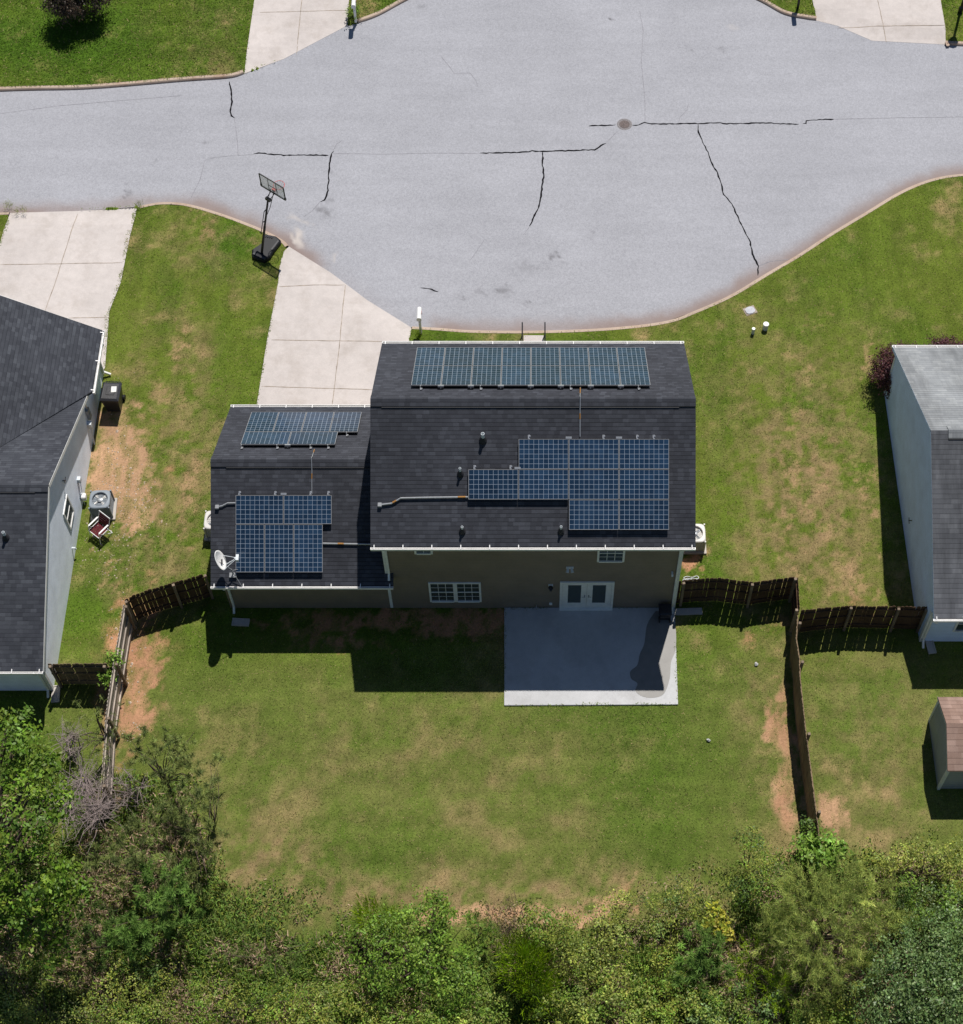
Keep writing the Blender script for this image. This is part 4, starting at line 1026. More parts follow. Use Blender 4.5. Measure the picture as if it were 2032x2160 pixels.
# ================================================================== YARD OBJECTS
def ac_unit(label, x, y, body, rz=0, s_=.76, h=.82, blade='paper'):
    t = thing('air_conditioner', label, 'air conditioner', (x, y, 0), rz, 'outdoor air conditioning units')
    MB().box((0, 0, .03), (s_+.16, s_+.16, .1)).build('concrete_pad', M['pad'], t, bevel=.01, local=True)
    mb = MB(); w = s_/2-.02
    for k in range(14):
        z = .12+k*(h-.2)/14; mb.box((0, 0, z+.014), (2*w, 2*w, .030)); mb.box((0, 0, z+.038), (2*w-.03, 2*w-.03, .02))
    for sx in (-1, 1):
        for sy in (-1, 1): mb.box((sx*(w), sy*(w), h/2+.04), (.05, .05, h-.08))
    mb.build('casing', M[body], t, local=True)
    mb = MB(); n = 32; r = s_*.37; vs = []; fs = []
    def sq(a, q): 
        c, s = math.cos(a), math.sin(a); e = (abs(c)**5+abs(s)**5)**(-1/5); return (c*e*q, s*e*q)
    for rr, z, isq in ((s_/2, h-.09, 1), (s_/2, h-.01, 1), (s_/2-.03, h+.01, 1), (r+.02, h+.015, 0), (r, h, 0), (r, h-.12, 0)):
        for k in range(n):
            a = 2*math.pi*k/n; p = sq(a, rr) if isq else (rr*math.cos(a), rr*math.sin(a)); vs.append((p[0], p[1], z))
    for i in range(5):
        for k in range(n): fs.append((i*n+k, i*n+(k+1) % n, (i+1)*n+(k+1) % n, (i+1)*n+k))
    mb.add(vs, fs).build('top_cover', M[body], t, local=True)
    mb = MB(); mb.lathe([(0, 0), (r, 0)], 24, (0, 0, h-.13)); mb.build('fan_well', M['black'], t, local=True)
    for k in range(4):
        mb = MB(); a = k*math.pi/2+.4; d = Vector((math.cos(a), math.sin(a), 0)); e = Vector((-d.y, d.x, 0)); P = []
        for q, w1 in ((.09, .05), (r*.62, .1), (r*.93, .13)): P += [d*q+e*w1*.9+Vector((0, 0, h-.055)), d*q-e*w1*.7+Vector((0, 0, h-.10))]
        mb.add([p for p in P], [(0, 1, 3, 2), (2, 3, 5, 4)]); mb.build('fan_blade', M[blade], t, local=True)
    mb = MB(); mb.lathe([(.1, -.03), (.1, .02), (.04, .035)], 14, (0, 0, h-.05)); mb.build('fan_motor', M['grey_metal'], t, local=True)
    mb = MB()
    for k in range(5): rr = r*(.3+.17*k); mb.tube([(rr*math.cos(2*math.pi*j/20), rr*math.sin(2*math.pi*j/20), h+.004) for j in range(21)], .004, 4, False)
    for k in range(6):
        a = math.pi*k/3; mb.tube([(.1*math.cos(a), .1*math.sin(a), h+.004), (r*math.cos(a), r*math.sin(a), h+.004)], .004, 4, False)
    mb.build('grille', M['black_paint'], t, local=True)
    return t
p_ = G(*c4(697, 1500), .82); ac_unit('blue grey air conditioner on bare soil behind the folding chair', p_[0], p_[1], 'ac_grey', .04)
p_ = G(1488.5, 1124, .82); ac_unit('pale air conditioner beside the right wall of the solar roof house', p_[0]-.38, p_[1], 'ac_beige', blade='grey_metal')
p_ = G(431, 1096, .82); ac_unit('pale air conditioner half hidden by the garage roof edge', p_[0]+.38, p_[1], 'ac_beige', blade='grey_metal')

def cart(label, x, y, rz, h, w, d, paper=True):
    t = thing('trash_cart', label, 'trash cart', (x, y, 0), rz)
    mb = MB(); b = .78; V = []
    for z, k in ((.06, b), (h*.86, 1), (h*.86, 1.05), (h*.92, 1.05)): V += [(-w/2*k, -d/2*k, z), (w/2*k, -d/2*k, z), (w/2*k, d/2*k, z), (-w/2*k, d/2*k, z)]
    F_ = [(3, 2, 1, 0), (12, 13, 14, 15)]
    for i in range(3):
        for k in range(4): F_.append((i*4+k, i*4+(k+1) % 4, i*4+4+(k+1) % 4, i*4+4+k))
    mb.add(V, F_).build('bin_body', M['bin'], t, bevel=.012, local=True)
    mb = MB(); V = []
    for z, k in ((h*.925, 1.1), (h*.955, 1.1), (h, .86)): V += [(-w/2*k, -d/2*k, z), (w/2*k, -d/2*k, z), (w/2*k, d/2*k, z), (-w/2*k, d/2*k, z)]
    F_ = [(3, 2, 1, 0), (8, 9, 10, 11)]
    for i in range(2):
        for k in range(4): F_.append((i*4+k, i*4+(k+1) % 4, i*4+4+(k+1) % 4, i*4+4+k))
    mb.add(V, F_); mb.box((0, d*.02, h+.002), (w*.5, d*.5, .02)).build('lid', M['bin'], t, bevel=.012, local=True)
    mb = MB(); mb.tube([(-w*.45, d*.53+.08, h*.9), (w*.45, d*.53+.08, h*.9)], .016, 8)
    for s_ in (-1, 1): mb.bar((s_*w*.4, d*.48, h*.88), (s_*w*.4, d*.53+.08, h*.9), .03, .03)
    mb.build('handle', M['bin'], t, local=True)
    for s_ in (-1, 1):
        MB().tube([(s_*w*.40, d*.40, .12), (s_*w*.5, d*.40, .12)], .12, 16).build('wheel', M['black'], t, local=True)
    if paper: MB().box((w*.18, d*.1, h+.016), (.2, .26, .008), .1).build('sticker', M['paper'], t, local=True)
    return t
p_ = G(*c4(772, 745), 1.05); cart('black wheeled trash cart with a white sticker on its lid by the left house', p_[0], p_[1], -.04, 1.05, .66, .78)
p_ = G(1402, 1286); cart('small black bin against the house wall at the patio corner', p_[0]-.02, YW-.34, math.pi, .62, .42, .42, False)
t = thing('splash_block', 'pale slab lying in the shade under the left garage downspout', 'splash block', (*G(508, 1313, .03), 0), R(-3), 'downspout splash blocks'); 
def splash(t):
    mb = MB(); mb.box((0, 0, .025), (.62, .28, .05)); 
    for s_ in (-1, 1): mb.box((0, s_*.125, .065), (.62, .035, .035))
    mb.box((-.29, 0, .065), (.035, .21, .035)); mb.build('tray', M['pad'], t, local=True)
splash(t)
t = thing('splash_block', 'narrow splash block under the right neighbour downspout behind its fence', 'splash block', (*G(1963, 1362, .03), 0), R(-82), 'downspout splash blocks'); splash(t)
t = thing('splash_block', 'bluish splash block below the left neighbour downspout beside the brown fence', 'splash block', (*G(118, 1464, .03), 0), R(-85), 'downspout splash blocks'); splash(t)
t = thing('slab', 'flat grey slab on the grass between patio corner and dark fence', 'slab', (*G(1453, 1290, .03), 0), R(2))
MB().box((0, 0, .03), (.98, .26, .06)).build('slab_body', M['pad'], t, bevel=.01, local=True)
hs = [G(1440+a, 1222+b, .03) for a, b in ((0,2),(12,-2),(24,2),(34,-3),(30,-7),(20,-4),(10,-6),(3,-3),(8,1),(22,-2),(36,0))]
t = thing('garden_hose', 'pale hose loosely coiled by the right air conditioner and dark fence', 'hose', (*hs[0], 0)); MB().tube([(p[0], p[1], .03) for p in smooth_line(hs, 5)], .014, 6).build('tube', M['white_pale'], t)
for (a, b), lab, seed in (((1595, 1401), 'scrap of white litter on the grass near the right brown fence', 1), ((1495, 1562), 'scrap of white litter in the middle of the right lawn, below the patio', 2)):
    rg = random.Random(seed); p = G(a, b, .05); t = thing('litter', lab, 'litter', (*p, .0), 0, 'white litter scraps'); mb = MB()
    V = [(.10*math.cos(k*1.05+rg.random()*.5)*rg.uniform(.5, 1), .085*math.sin(k*1.05)*rg.uniform(.5, 1), .05+rg.uniform(0, .05)) for k in range(6)]+[(0, 0, .13)]
    mb.add(V, [(k, (k+1) % 6, 6) for k in range(6)]+[tuple(range(5, -1, -1))]).build('crumpled_sheet', M['litter'], t, local=True)

# utility standpipes and lid on the right lawn
for (a, b), z, r, lab in (((1616.7, 682.9), .36, .115, 'thicker white capped standpipe on the right lawn'), ((1590.3, 692.8), .34, .07, 'thinner white capped standpipe on the right lawn')):
    p = G(a, b, z); t = thing('standpipe', lab, 'standpipe', (*p, 0), 0, 'white capped standpipes')
    MB().lathe([(r*.9, -.05), (r*.9, z-.05)], 18).build('pipe', M['white_pale'], t, local=True)
    MB().lathe([(r, z-.09), (r*1.04, z-.02), (r*.9, z), (0, z)], 18).build('cap', M['white_metal'], t, local=True)
p = G(1582.7, 654.4, .03); t = thing('utility_lid', 'flat white utility box lid in the grass near the kerb', 'utility lid', (*p, 0), R(22))
MB().prism([(.21*math.cos(a)*(1-.18*math.cos(2*a)**2)*1.1, .16*math.sin(a)*1.1) for a in [2*math.pi*k/20 for k in range(20)]], -.02, .05).build('lid', M['lid_grey'], t, bevel=.01, local=True); MB().box((0, 0, .002), (.5, .4, .03)).build('rim', M['joint'], t, bevel=.01, local=True)

# mailboxes
def mailbox(label, p, m, z=1.12, tilt=0):
    t = thing('mailbox', label, 'mailbox', (*p, 0), 0, 'mailboxes on posts')
    MB().box((0, 0, z/2), (.10, .10, z)).build('post', M[m], t, bevel=.006, local=True)
    mb = MB(); n = 10; P = [(-.095, 0)]+[(-.095*math.cos(math.pi*k/n), .12+.095*math.sin(math.pi*k/n)) for k in range(n+1)]+[(.095, 0)]
    vs = [(a, -.24, z+.02+b) for a, b in P]+[(a, .30, z+.02+b) for a, b in P]; k_ = len(P)
    mb.add(vs, [tuple(range(k_)), tuple(range(2*k_-1, k_-1, -1))]+[(k, (k+1) % k_, k_+(k+1) % k_, k_+k) for k in range(k_)]).build('box', M[m], t, local=True)
    mb = MB(); mb.bar((0, -.06, z-.32), (0, .26, z), .06, .06, (1, 0, 0)); mb.build('brace', M[m], t, local=True)
    mb = MB(); mb.bar((.105, .05, z+.1), (.105, .05, z+.3), .012, .03, (0, 1, 0)); mb.build('flag', M['red'], t, local=True)
    return t
mailbox('white mailbox on a white post at the kerb in front of the solar roof house', G(888, 702), 'white_metal')
mailbox('white mailbox at the far kerb beside the driveway across the street', G(751, 46), 'white_metal', 1.05)
e_ = G(1676, 40); mailbox('black mailbox whose shadow falls over the far kerb beside the right driveway', (e_[0]+.158*1.3, e_[1]+.515*1.3), 'black_paint')
e_ = G(2011, 87); p = (e_[0]+.158*3.5, e_[1]+.515*3.5)
t = thing('lamp_post', 'black lamp post at the top right corner casting its shadow on the grass', 'lamp post', (*p, 0))
MB().lathe([(.11, 0), (.11, .3), (.06, .4), (.055, 3.1)], 12).build('pole', M['black_paint'], t, local=True)
MB().lathe([(.06, 3.1), (.15, 3.2), (.2, 3.55), (.24, 3.56), (.05, 3.75)], 8).build('lantern', M['black_paint'], t, local=True)

# hand rails beside the front walk
for x, lab in ((wx0-.05, 'left black handrail of the pair along the front walk'), (wx1+.05, 'right black handrail of the pair along the front walk')):
    y0 = G(1103, 678, .92)[1]; t = thing('handrail', lab, 'handrail', (x, y0, 0), 0, 'front walk handrails'); y1 = 3.95
    MB().tube([(x, y0, .03), (x, y0, .86), (x, y0-.05, .92), (x, y1, .92)], .024, 8).build('top_rail', M['black_paint'], t)
    MB().tube([(x, y0, .45), (x, y1, .45)], .016, 6).build('lower_rail', M['black_paint'], t)
    for y_ in (y1+.2, (y0+y1)/2): MB().tube([(x, y_, .03), (x, y_, .92)], .02, 6).build('post', M['black_paint'], t)

# manhole cover
p = G(1317.8, 262, ZR); t = thing('manhole_cover', 'round rusty iron manhole cover in the middle of the street', 'manhole cover', (*p, ZR))
MB().lathe([(.23, .0), (.31, .006), (.33, .001)], 32).build('rim', M['iron_rim'], t, local=True)
mb = MB(); mb.lathe([(.225, .004), (.22, .012), (0, .012)], 28)
for k in range(-4, 5):
    for j in range(-4, 5):
        if k*k+j*j < 17: mb.box((k*.048, j*.048, .015), (.026, .026, .008), (k+j) % 2*.78)
mb.build('plate', M['iron'], t, local=True)

# ---------------- basketball hoop
hc = lambda x, y: (500+x/8.285, 340+y/8.285)
b0 = Vector((*G(*hc(428, 1615), .18), .18)); nd = Vector((.59, .81, 0)).normalized(); ed = Vector((nd.y, -nd.x, 0))
hoop = thing('basketball_hoop', 'black portable basketball hoop with clear backboard leaning over the kerb', 'basketball hoop', (b0.x, b0.y, 0))
q = [Vector((*G(*hc(*p), .1), 0)) for p in ((255, 1570), (262, 1690), (480, 1760), (590, 1690), (640, 1600), (765, 1440), (772, 1385), (690, 1320), (505, 1285), (470, 1310), (440, 1440), (360, 1500))]
cen = sum(q, Vector())/len(q); mb = MB(); n = len(q); V = []
for z, k in ((0, .96), (.02, 1.0), (.15, .97), (.21, .86)): V += [cen+(p-cen)*k+Vector((0, 0, z)) for p in q]
F_ = [tuple(range(n-1, -1, -1)), tuple(range(3*n, 4*n))]
for i in range(3):
    for k in range(n): F_.append((i*n+k, i*n+(k+1) % n, (i+1)*n+(k+1) % n, (i+1)*n+k))
mb.add(V, F_); hb = mb.build('base', M['black'], hoop, bevel=.012)
mb = MB()
for k in range(5): p = q[7].lerp(q[8], .1+.2*k); mb.bar(p+Vector((0, 0, .20))-nd*.08, p+Vector((0, 0, .235))-nd*.22, .05, .02)
p5 = q[4].lerp(q[5], .5)-ed*.06; mb.bar(q[4]-ed*.10+Vector((0, 0, .22)), q[5]-ed*.10+Vector((0, 0, .22)), .07, .03); mb.bar(q[0].lerp(q[1], .4)+ed*.1+Vector((0, 0, .22)), q[2]+Vector((0, 0, .22))+nd*.08, .09, .03); mb.build('rib', M['bin'], hb)
tp = Vector((*G(*hc(545, 650), 2.62), 2.62)); bc = Vector((*G(574.5, 393.7, 3.17), 3.17))
MB().tube([b0-Vector((0, 0, .05)), b0.lerp(tp, .5)], .052, 10).build('lower_pole', M['black_paint'], hoop); MB().tube([b0.lerp(tp, .48), tp], .043, 10).build('upper_pole', M['black_paint'], hoop)
hw, hh = .63, .375; up = Vector((0, 0, 1)); mb = MB()
cor = [bc-ed*hw-up*hh, bc+ed*hw-up*hh, bc+ed*hw+up*hh, bc-ed*hw+up*hh]
for i in range(4): mb.bar(cor[i], cor[(i+1) % 4], .04, .055 if i == 0 else .035, nd)
for s_ in (-.21, .21): mb.bar(bc+ed*s_-up*hh, bc+ed*s_+up*hh, .02, .02, nd)
mb.bar(bc-ed*.21-up*.03, bc+ed*.21-up*.03, .02, .02, nd)
for s_ in (-1, 1): mb.bar(bc+ed*s_*hw-up*hh, bc+ed*s_*hw-up*(hh-.13), .06, .06, nd)
bf = mb.build('backboard_frame', M['black_paint'], hoop)
MB().box(bc, (2*hw-.03, .012, 2*hh-.03), math.atan2(ed.y, ed.x)).build('backboard', M['acrylic'], hoop)
mb = MB(); bk = bc-nd*.04
for s_ in (-.09, .09):
    mb.tube([tp+ed*s_-up*.02, bk+ed*s_-up*(hh-.05)], .016, 6).tube([tp+ed*s_-up*.42-nd*.06, bk+ed*s_-up*(hh-.2)], .016, 6)
    mb.tube([tp+ed*s_-up*.42-nd*.06, tp+ed*s_*.4-up*.75-nd*.25], .013, 6)
mb.box(tp-up*.05, (.24, .12, .12), math.atan2(ed.y, ed.x)); mb.build('lift_arm', M['black_paint'], hoop)
mb = MB(); a_ = b0.lerp(tp, .80)-nd*.14-ed*.02; b_ = b0.lerp(tp, .42)-nd*.16-ed*.03; mb.tube([a_, b_], .018, 6).tube([b_-ed*.08, b_+ed*.05], .02, 6); mb.bar(a_, b0.lerp(tp, .82), .03, .03).bar(b0.lerp(tp, .62)-nd*.15, b0.lerp(tp, .6), .03, .03); mb.build('height_lever', M['black_paint'], hoop)
rc = bc+nd*.36-up*(hh-.13); mb = MB(); mb.tube([rc+ed*.225*math.cos(a)+nd*.225*math.sin(a) for a in [2*math.pi*k/28 for k in range(29)]], .011, 6, False)
mb.box(bc+nd*.06-up*(hh-.13), (.16, .1, .1), math.atan2(ed.y, ed.x)); mb.build('rim', M['red'], hoop)
mb = MB()
for k in range(12):
    a, a2 = 2*math.pi*k/12, 2*math.pi*(k+.5)/12; f = lambda t_, r_, dz: rc+ed*r_*math.cos(t_)+nd*r_*math.sin(t_)-up*dz
    mb.tube([f(a, .22, .01), f(a2, .17, .15), f(a, .14, .28), f(a2, .12, .38)], .0045, 4, False); mb.tube([f(a, .22, .01), f(2*a-a2, .17, .15), f(a, .14, .28), f(2*a-a2, .12, .38)], .0045, 4, False)
mb.build('net', M['net'], hoop)

# ---------------- folding lawn chair
p = G(209, 1116, .42); ch = thing('lawn_chair', 'white framed folding lawn chair with dark red webbing behind the air conditioner', 'chair', (*p, 0), R(-38))
mb = MB()
for s_ in (-.27, .27):
    mb.tube([(s_, -.27, .40), (s_, .24, .42)], .016, 6).tube([(s_, .22, .38), (s_, .42, .92)], .016, 6).tube([(s_, -.3, 0), (s_, -.22, .62), (s_, .3, .64)], .016, 6).tube([(s_, .30, 0), (s_, -.2, .55)], .014, 6)
mb.tube([(-.27, -.27, .40), (.27, -.27, .40)], .016, 6).tube([(-.27, .42, .92), (.27, .42, .92)], .016, 6).tube([(-.27, .3, .02), (.27, .3, .02)], .014, 6); mb.build('frame', M['white_metal'], ch, local=True)
mb = MB()
for k in range(4): mb.box((0, -.2+.11*k, .415), (.54, .085, .008))
for k in range(4): mb.box((-.19+.125*k, -.01, .423), (.08, .48, .006))
mb.build('seat', M['maroon'], ch, local=True)
mb = MB(); RT = Matrix.Rotation(R(-69.7+90), 3, 'X')
for k in range(4): mb.box((0, .26+.04*k, .48+.105*k), (.54, .008, .085), M=Matrix.Rotation(R(-20), 3, 'X'))
mb.build('backrest', M['maroon'], ch, local=True)
for s_ in (-.27, .27): MB().box((s_, .03, .655), (.06, .46, .02)).build('armrest', M['white_metal'], ch, local=True)
# window sill stones, pebbles in the bare soil

# ================================================================== VEGETATION
def unit(v): return v/np.maximum(np.linalg.norm(v, axis=-1, keepdims=True), 1e-9)
def foliage_mesh(rg, blobs, style, size, nclump, nleaf, cols, cl=.16, jit=.16, up=.6, cjit=.22, hole=True):
    """leaves gathered in clumps over the outside (and some inside) of several rough ellipsoids"""
    Vs, Cs = [], []; cols = np.array(cols, float); zc = np.mean([b[2] for b in blobs])
    for (x, y, z, rx, ry, rz) in blobs:
        n = max(6, int(nclump*(rx*ry+rx*rz+ry*rz)/3)); d = unit(rg.normal(size=(n, 3))); d[:, 2] = np.where(d[:, 2] < -.35, -d[:, 2], d[:, 2])
        rad = np.where(rg.rand(n) < .75, rg.uniform(.78, 1.10, n), rg.uniform(.3, .8, n))
        cc = np.array([x, y, z])+d*rad[:, None]*np.array([rx, ry, rz])
        cc[:, 2] = np.maximum(cc[:, 2], .05+rg.rand(n)*.1)
        ho = fbm(cc[:, 0]+cc[:, 2]*.6, cc[:, 1]-cc[:, 2]*.4, .75, 911, 2)
        keep = (not hole) | (ho > (.42 if style == 'leaf' else .35)) | (rg.rand(n) < .18) | (rx < .62); cc, d, n = cc[keep], d[keep], int(keep.sum())
        base = cols[rg.randint(len(cols), size=n)]*np.exp(rg.normal(0, cjit, n))[:, None]
        m = np.maximum(4, (nleaf*rg.uniform(.5, 1.4, n)).astype(int)); ci = np.repeat(np.arange(n), m); N = len(ci)
        col = base[ci]*np.exp(rg.normal(0, jit, N))[:, None]*(1+rg.normal(0, .06, (N, 3)))
        out = unit(d[ci]+np.array([0, 0, up])); scl = size*rg.uniform(.65, 1.3, N)
        if style == 'leaf':
            c = cc[ci]+rg.normal(0, cl, (N, 3))*np.array([1, 1, .75])*rg.uniform(.5, 1.2, n)[ci][:, None]
            nr = unit(out+rg.normal(0, .55, (N, 3))); t = unit(np.cross(nr, rg.normal(size=(N, 3)))); b = np.cross(nr, t)
            L = scl[:, None]; Wd = L*rg.uniform(.42, .62, N)[:, None]
            V = np.stack([c-t*L*.5, c+b*Wd*.5+t*L*.05-nr*L*.06, c+t*L*.5, c-b*Wd*.5+t*L*.05-nr*L*.06], 1)
        else:
            ax = unit(d+np.array([0, 0, up])+rg.normal(0, .45, (n, 3)))[ci]
            if style == 'spray':          # feathery cedar sprays
                s_ = rg.uniform(-.5, .5, N)[:, None]*cl*3.2; c = cc[ci]+ax*s_+rg.normal(0, cl*.22, (N, 3)); dr = unit(ax*1.0+rg.normal(0, .55, (N, 3)))
            elif style == 'tuft':         # pine needles bursting from a shoot
                c = cc[ci]+ax*rg.uniform(-.5, .5, N)[:, None]*cl*1.3; dr = unit(ax*.55+rg.normal(0, .65, (N, 3)))
            else:                         # upright wands
                c = cc[ci]+rg.normal(0, cl, (N, 3)); dr = unit(np.array([0, 0, 1.1])+d[ci]*.7+rg.normal(0, .25, (N, 3)))
            wd = unit(np.cross(dr, rg.normal(size=(N, 3))))*(scl*(.075 if style != 'wand' else .07))[:, None]; L = dr*scl[:, None]
            V = np.stack([c-wd*.6, c+wd*.6, c+L+wd*.3, c+L-wd*.3], 1)
        Vs.append(V); Cs.append(col)
    return np.concatenate(Vs), np.concatenate(Cs)
PLANTS = {}
def plant(name, label, cat, blobs, style, size, nclump, nleaf, cols, mat='leaf', seed=0, group=None, cl=.16, trunk=None, stem='stem', fol='foliage', **kw):
    rg = np.random.RandomState(seed+100); x = float(np.mean([b[0] for b in blobs])); y = float(np.mean([b[1] for b in blobs]))
    if trunk: x, y = trunk[0], trunk[1]
    t = thing(name, label, cat, (x, y, 0), 0, group)
    V, C = foliage_mesh(rg, blobs, style, size, nclump, nleaf, cols, cl, **kw)
    V = V-np.array([x, y, 0])
    np_mesh(fol, V, 4, C, M[mat], t)
    mb = MB(); rr = random.Random(seed)
    top = max(b[2] for b in blobs)
    r0 = trunk[2] if trunk else min(.02+.012*top, .012*top+.004 if top < .4 else 9)
    if trunk: mb.tube([(x, y, -.1), (x+.05, y, top*.4), (x+.02, y+.05, top*.8)], [r0, r0*.8, r0*.45], 8)
    for b in blobs:
        for k in range(3):
            e = Vector((b[0]+rr.uniform(-.6, .6)*b[3], b[1]+rr.uniform(-.6, .6)*b[4], b[2]+rr.uniform(.0, .6)*b[5]))
            s = Vector((x+rr.uniform(-.1, .1), y+rr.uniform(-.1, .1), top*.35 if trunk else -.05)); m_ = s.lerp(e, .5)+Vector((rr.uniform(-.12, .12), rr.uniform(-.12, .12), .12))
            mb.tube([s, m_, e], [r0*.55, r0*.4, r0*.15], 6)
    mb.build(stem, M['bark'], t)
    return t
def B(px_, py_, z, r, rz=None, sq=1.0):
    p = G(px_, py_, z); return (p[0], p[1], z, r, r*sq, rz if rz else r*.85)
GR = dict(mid=[(.060,.090,.022),(.075,.105,.028),(.050,.078,.020)], olive=[(.088,.098,.030),(.105,.112,.036),(.070,.080,.024)], yel=[(.125,.140,.032),(.105,.125,.030),(.085,.105,.026)],
          dark=[(.034,.052,.018),(.045,.064,.022),(.030,.045,.016)], bright=[(.085,.135,.030),(.075,.118,.026),(.060,.100,.024),(.108,.150,.038)], kudzu=[(.17,.28,.045),(.14,.24,.038),(.20,.30,.06)],
          blue=[(.052,.080,.026),(.062,.094,.030),(.044,.068,.022)], jun=[(.085,.100,.026),(.10,.115,.030),(.070,.085,.022)], gloss=[(.046,.066,.027),(.058,.080,.036),(.040,.058,.024)],
          broom=[(.085,.125,.020),(.10,.14,.024),(.07,.105,.018)], tan=[(.24,.18,.12),(.29,.21,.15),(.20,.15,.10)], red=[(.075,.028,.030),(.060,.022,.028),(.095,.040,.036)], gold=[(.30,.30,.04),(.22,.26,.04),(.34,.31,.05)],
          piney=[(.058,.070,.022),(.070,.082,.026),(.047,.058,.020)], rust=[(.13,.07,.05),(.16,.09,.06),(.10,.055,.04)])
GR = {k: [tuple(min(.6, q*(1.45 if k in ('kudzu', 'gold', 'tan', 'red', 'rust') else dict(bright=1.75, dark=3.2, gloss=3.4, jun=4.2, piney=4.1, broom=3.0, blue=3.9).get(k, 3.3))) for q in c) for c in v] for k, v in GR.items()}
GR = {k: [tuple(max(.004, .80*(sum(c)/3+(q-sum(c)/3)*(1.3 if k not in ('tan', 'red', 'rust', 'kudzu', 'gold', 'yel', 'jun', 'piney') else 1.05))) for q in c) for c in v] for k, v in GR.items()}
WG = 'shrubs and young trees of the thicket behind the lawn'
# left broadleaf tree
bl = [B(15,1600,6.2,1.1,.8), B(95,1640,5.6,.75,.6), B(40,1530,5.4,.55,.5), B(45,1730,6.6,1.1,.9), B(120,1700,5.2,.5,.5), B(60,1850,6.0,1.0,.8), B(135,1850,5.2,.8,.6), B(110,1930,5.0,.75,.6), B(-40,1760,7.0,1.4,1.1), B(20,1960,5.2,.7,.6), B(165,1885,4.4,.45,.4), B(100,2000,4.2,.55,.4), B(-30,1900,5.6,1.1,.9), B(60,1620,4.8,.9,.7)]
tp_ = G(0, 1950, 0)
plant('broadleaf_tree', 'tall bright green broadleaf tree at the left edge above the thicket', 'tree', bl, 'leaf', .155, 40, 36, GR['bright'], 'leaf', 1, cl=.17, trunk=(tp_[0]-.3, tp_[1], .16), stem='trunk', fol='crown', cjit=.25)
# pines and cedars, left
def conifer(label, L, seed, col='piney', style='tuft', size=.15, h=None, nc=96, nl=100, name='pine_tree', cl=.17, **kw):
    c = L[0]; return plant(name, label, 'tree', L, style, size, nc, nl, GR[col], 'needle', seed, WG, cl=cl, trunk=(c[0], c[1]-.1, .012+.013*c[2]), stem='trunk', fol='crown', **kw)
conifer('thin pine with rusty twigs between the brown fence and the grey side fence', [B(205,1510,2.6,.85,.6), B(245,1560,2.2,.8,.6), B(200,1600,1.8,.8,.6), B(165,1545,2.2,.6,.5)], 11, nc=30, nl=30)
conifer('olive pine over the end of the grey side fence', [B(330,1600,2.8,.95,.8), B(380,1570,2.2,.7,.6), B(400,1640,2.4,.85,.7), B(290,1570,2.0,.6,.5)], 12, nc=40)
conifer('dark pine with deep gaps at the left lawn corner', [B(390,1710,3.0,.9,.8), B(430,1780,2.2,.8,.6), B(350,1740,2.4,.8,.7), B(420,1830,1.5,.6,.6)], 13, nc=44)
conifer('olive pine between the dead twiggy bush and the dark pine', [B(280,1790,3.2,.9,.8), B(230,1830,2.6,.8,.7), B(325,1830,2.6,.7,.6)], 14, nc=42)
conifer('soft blue green young pine below the olive pines', [B(350,1870,3.0,.85,.8), B(300,1950,2.6,.8,.7), B(370,1920,2.2,.75,.7), B(260,1980,1.9,.6,.6)], 15, 'blue', size=.17, nc=60, nl=100)
conifer('shaded scrub pine below the left broadleaf tree', [B(200,1960,2.2,.8,.7), B(170,2030,1.5,.8,.6)], 16, 'dark', nc=40)
conifer('tiny dark pine beside the sandy patch at the lawn edge', [B(440,1700,1.4,.45,.5), B(455,1620,1.2,.4,.5)], 17, nc=46, nl=40)
# dead bush
def dead_bush(label, c, r, h, seed, n=150, name='dead_bush', rad=.014, group=None):
    rr = random.Random(seed); p = G(*c, h*.8); t = thing(name, label, 'dead bush', (*p, 0), 0, group); mb = MB(); o = Vector((p[0], p[1], 0))
    trunks = []
    for k in range(14):
        a = rr.uniform(0, 6.28); e = o+Vector((math.cos(a)*r*rr.uniform(.2, .8), math.sin(a)*r*rr.uniform(.2, .8), h*rr.uniform(.6, 1))); s = o+Vector((rr.uniform(-.2, .2), rr.uniform(-.2, .2), 0))
        pts = [s, s.lerp(e, .5)+Vector((rr.uniform(-.2, .2), rr.uniform(-.2, .2), .2)), e]; mb.tube(pts, [rad*1.6, rad*1.2, rad*.6], 5); trunks.append(pts)
    for k in range(n):
        tr = rr.choice(trunks); f = rr.uniform(.3, 1); s = Vector(tr[1]).lerp(tr[2], f); a = rr.uniform(0, 6.28); L = rr.uniform(.3, .9)*r
        d = Vector((math.cos(a), math.sin(a), rr.uniform(-.15, .5))); m_ = s+d*L*.5+Vector((rr.uniform(-.1, .1), rr.uniform(-.1, .1), rr.uniform(-.05, .1))); e = m_+(d+Vector((rr.uniform(-.6, .6), rr.uniform(-.6, .6), rr.uniform(-.2, .3))))*L*.5
        mb.tube([s, m_, e], [rad*.75, rad*.55, rad*.25], 4, False)
        for j in range(2):
            q_ = m_.lerp(e, rr.random()); d2 = Vector((rr.uniform(-1, 1), rr.uniform(-1, 1), rr.uniform(-.3, .6)))*L*.4; mb.tube([q_, q_+d2], [rad*.4, rad*.18], 3, False)
    mb.build('branches', M['twig'], t); return t
dead_bush('big bare grey dead bush among the left pines', (175, 1690), 1.15, 2.4, 3, 260)
dead_bush('small bare reddish dead bush behind the brown fence', (140, 1560), .7, 1.6, 4, 90)
dead_bush('flat bare dead twigs right of the big dead bush', (265, 1650), .9, 2.0, 5, 60, rad=.011)
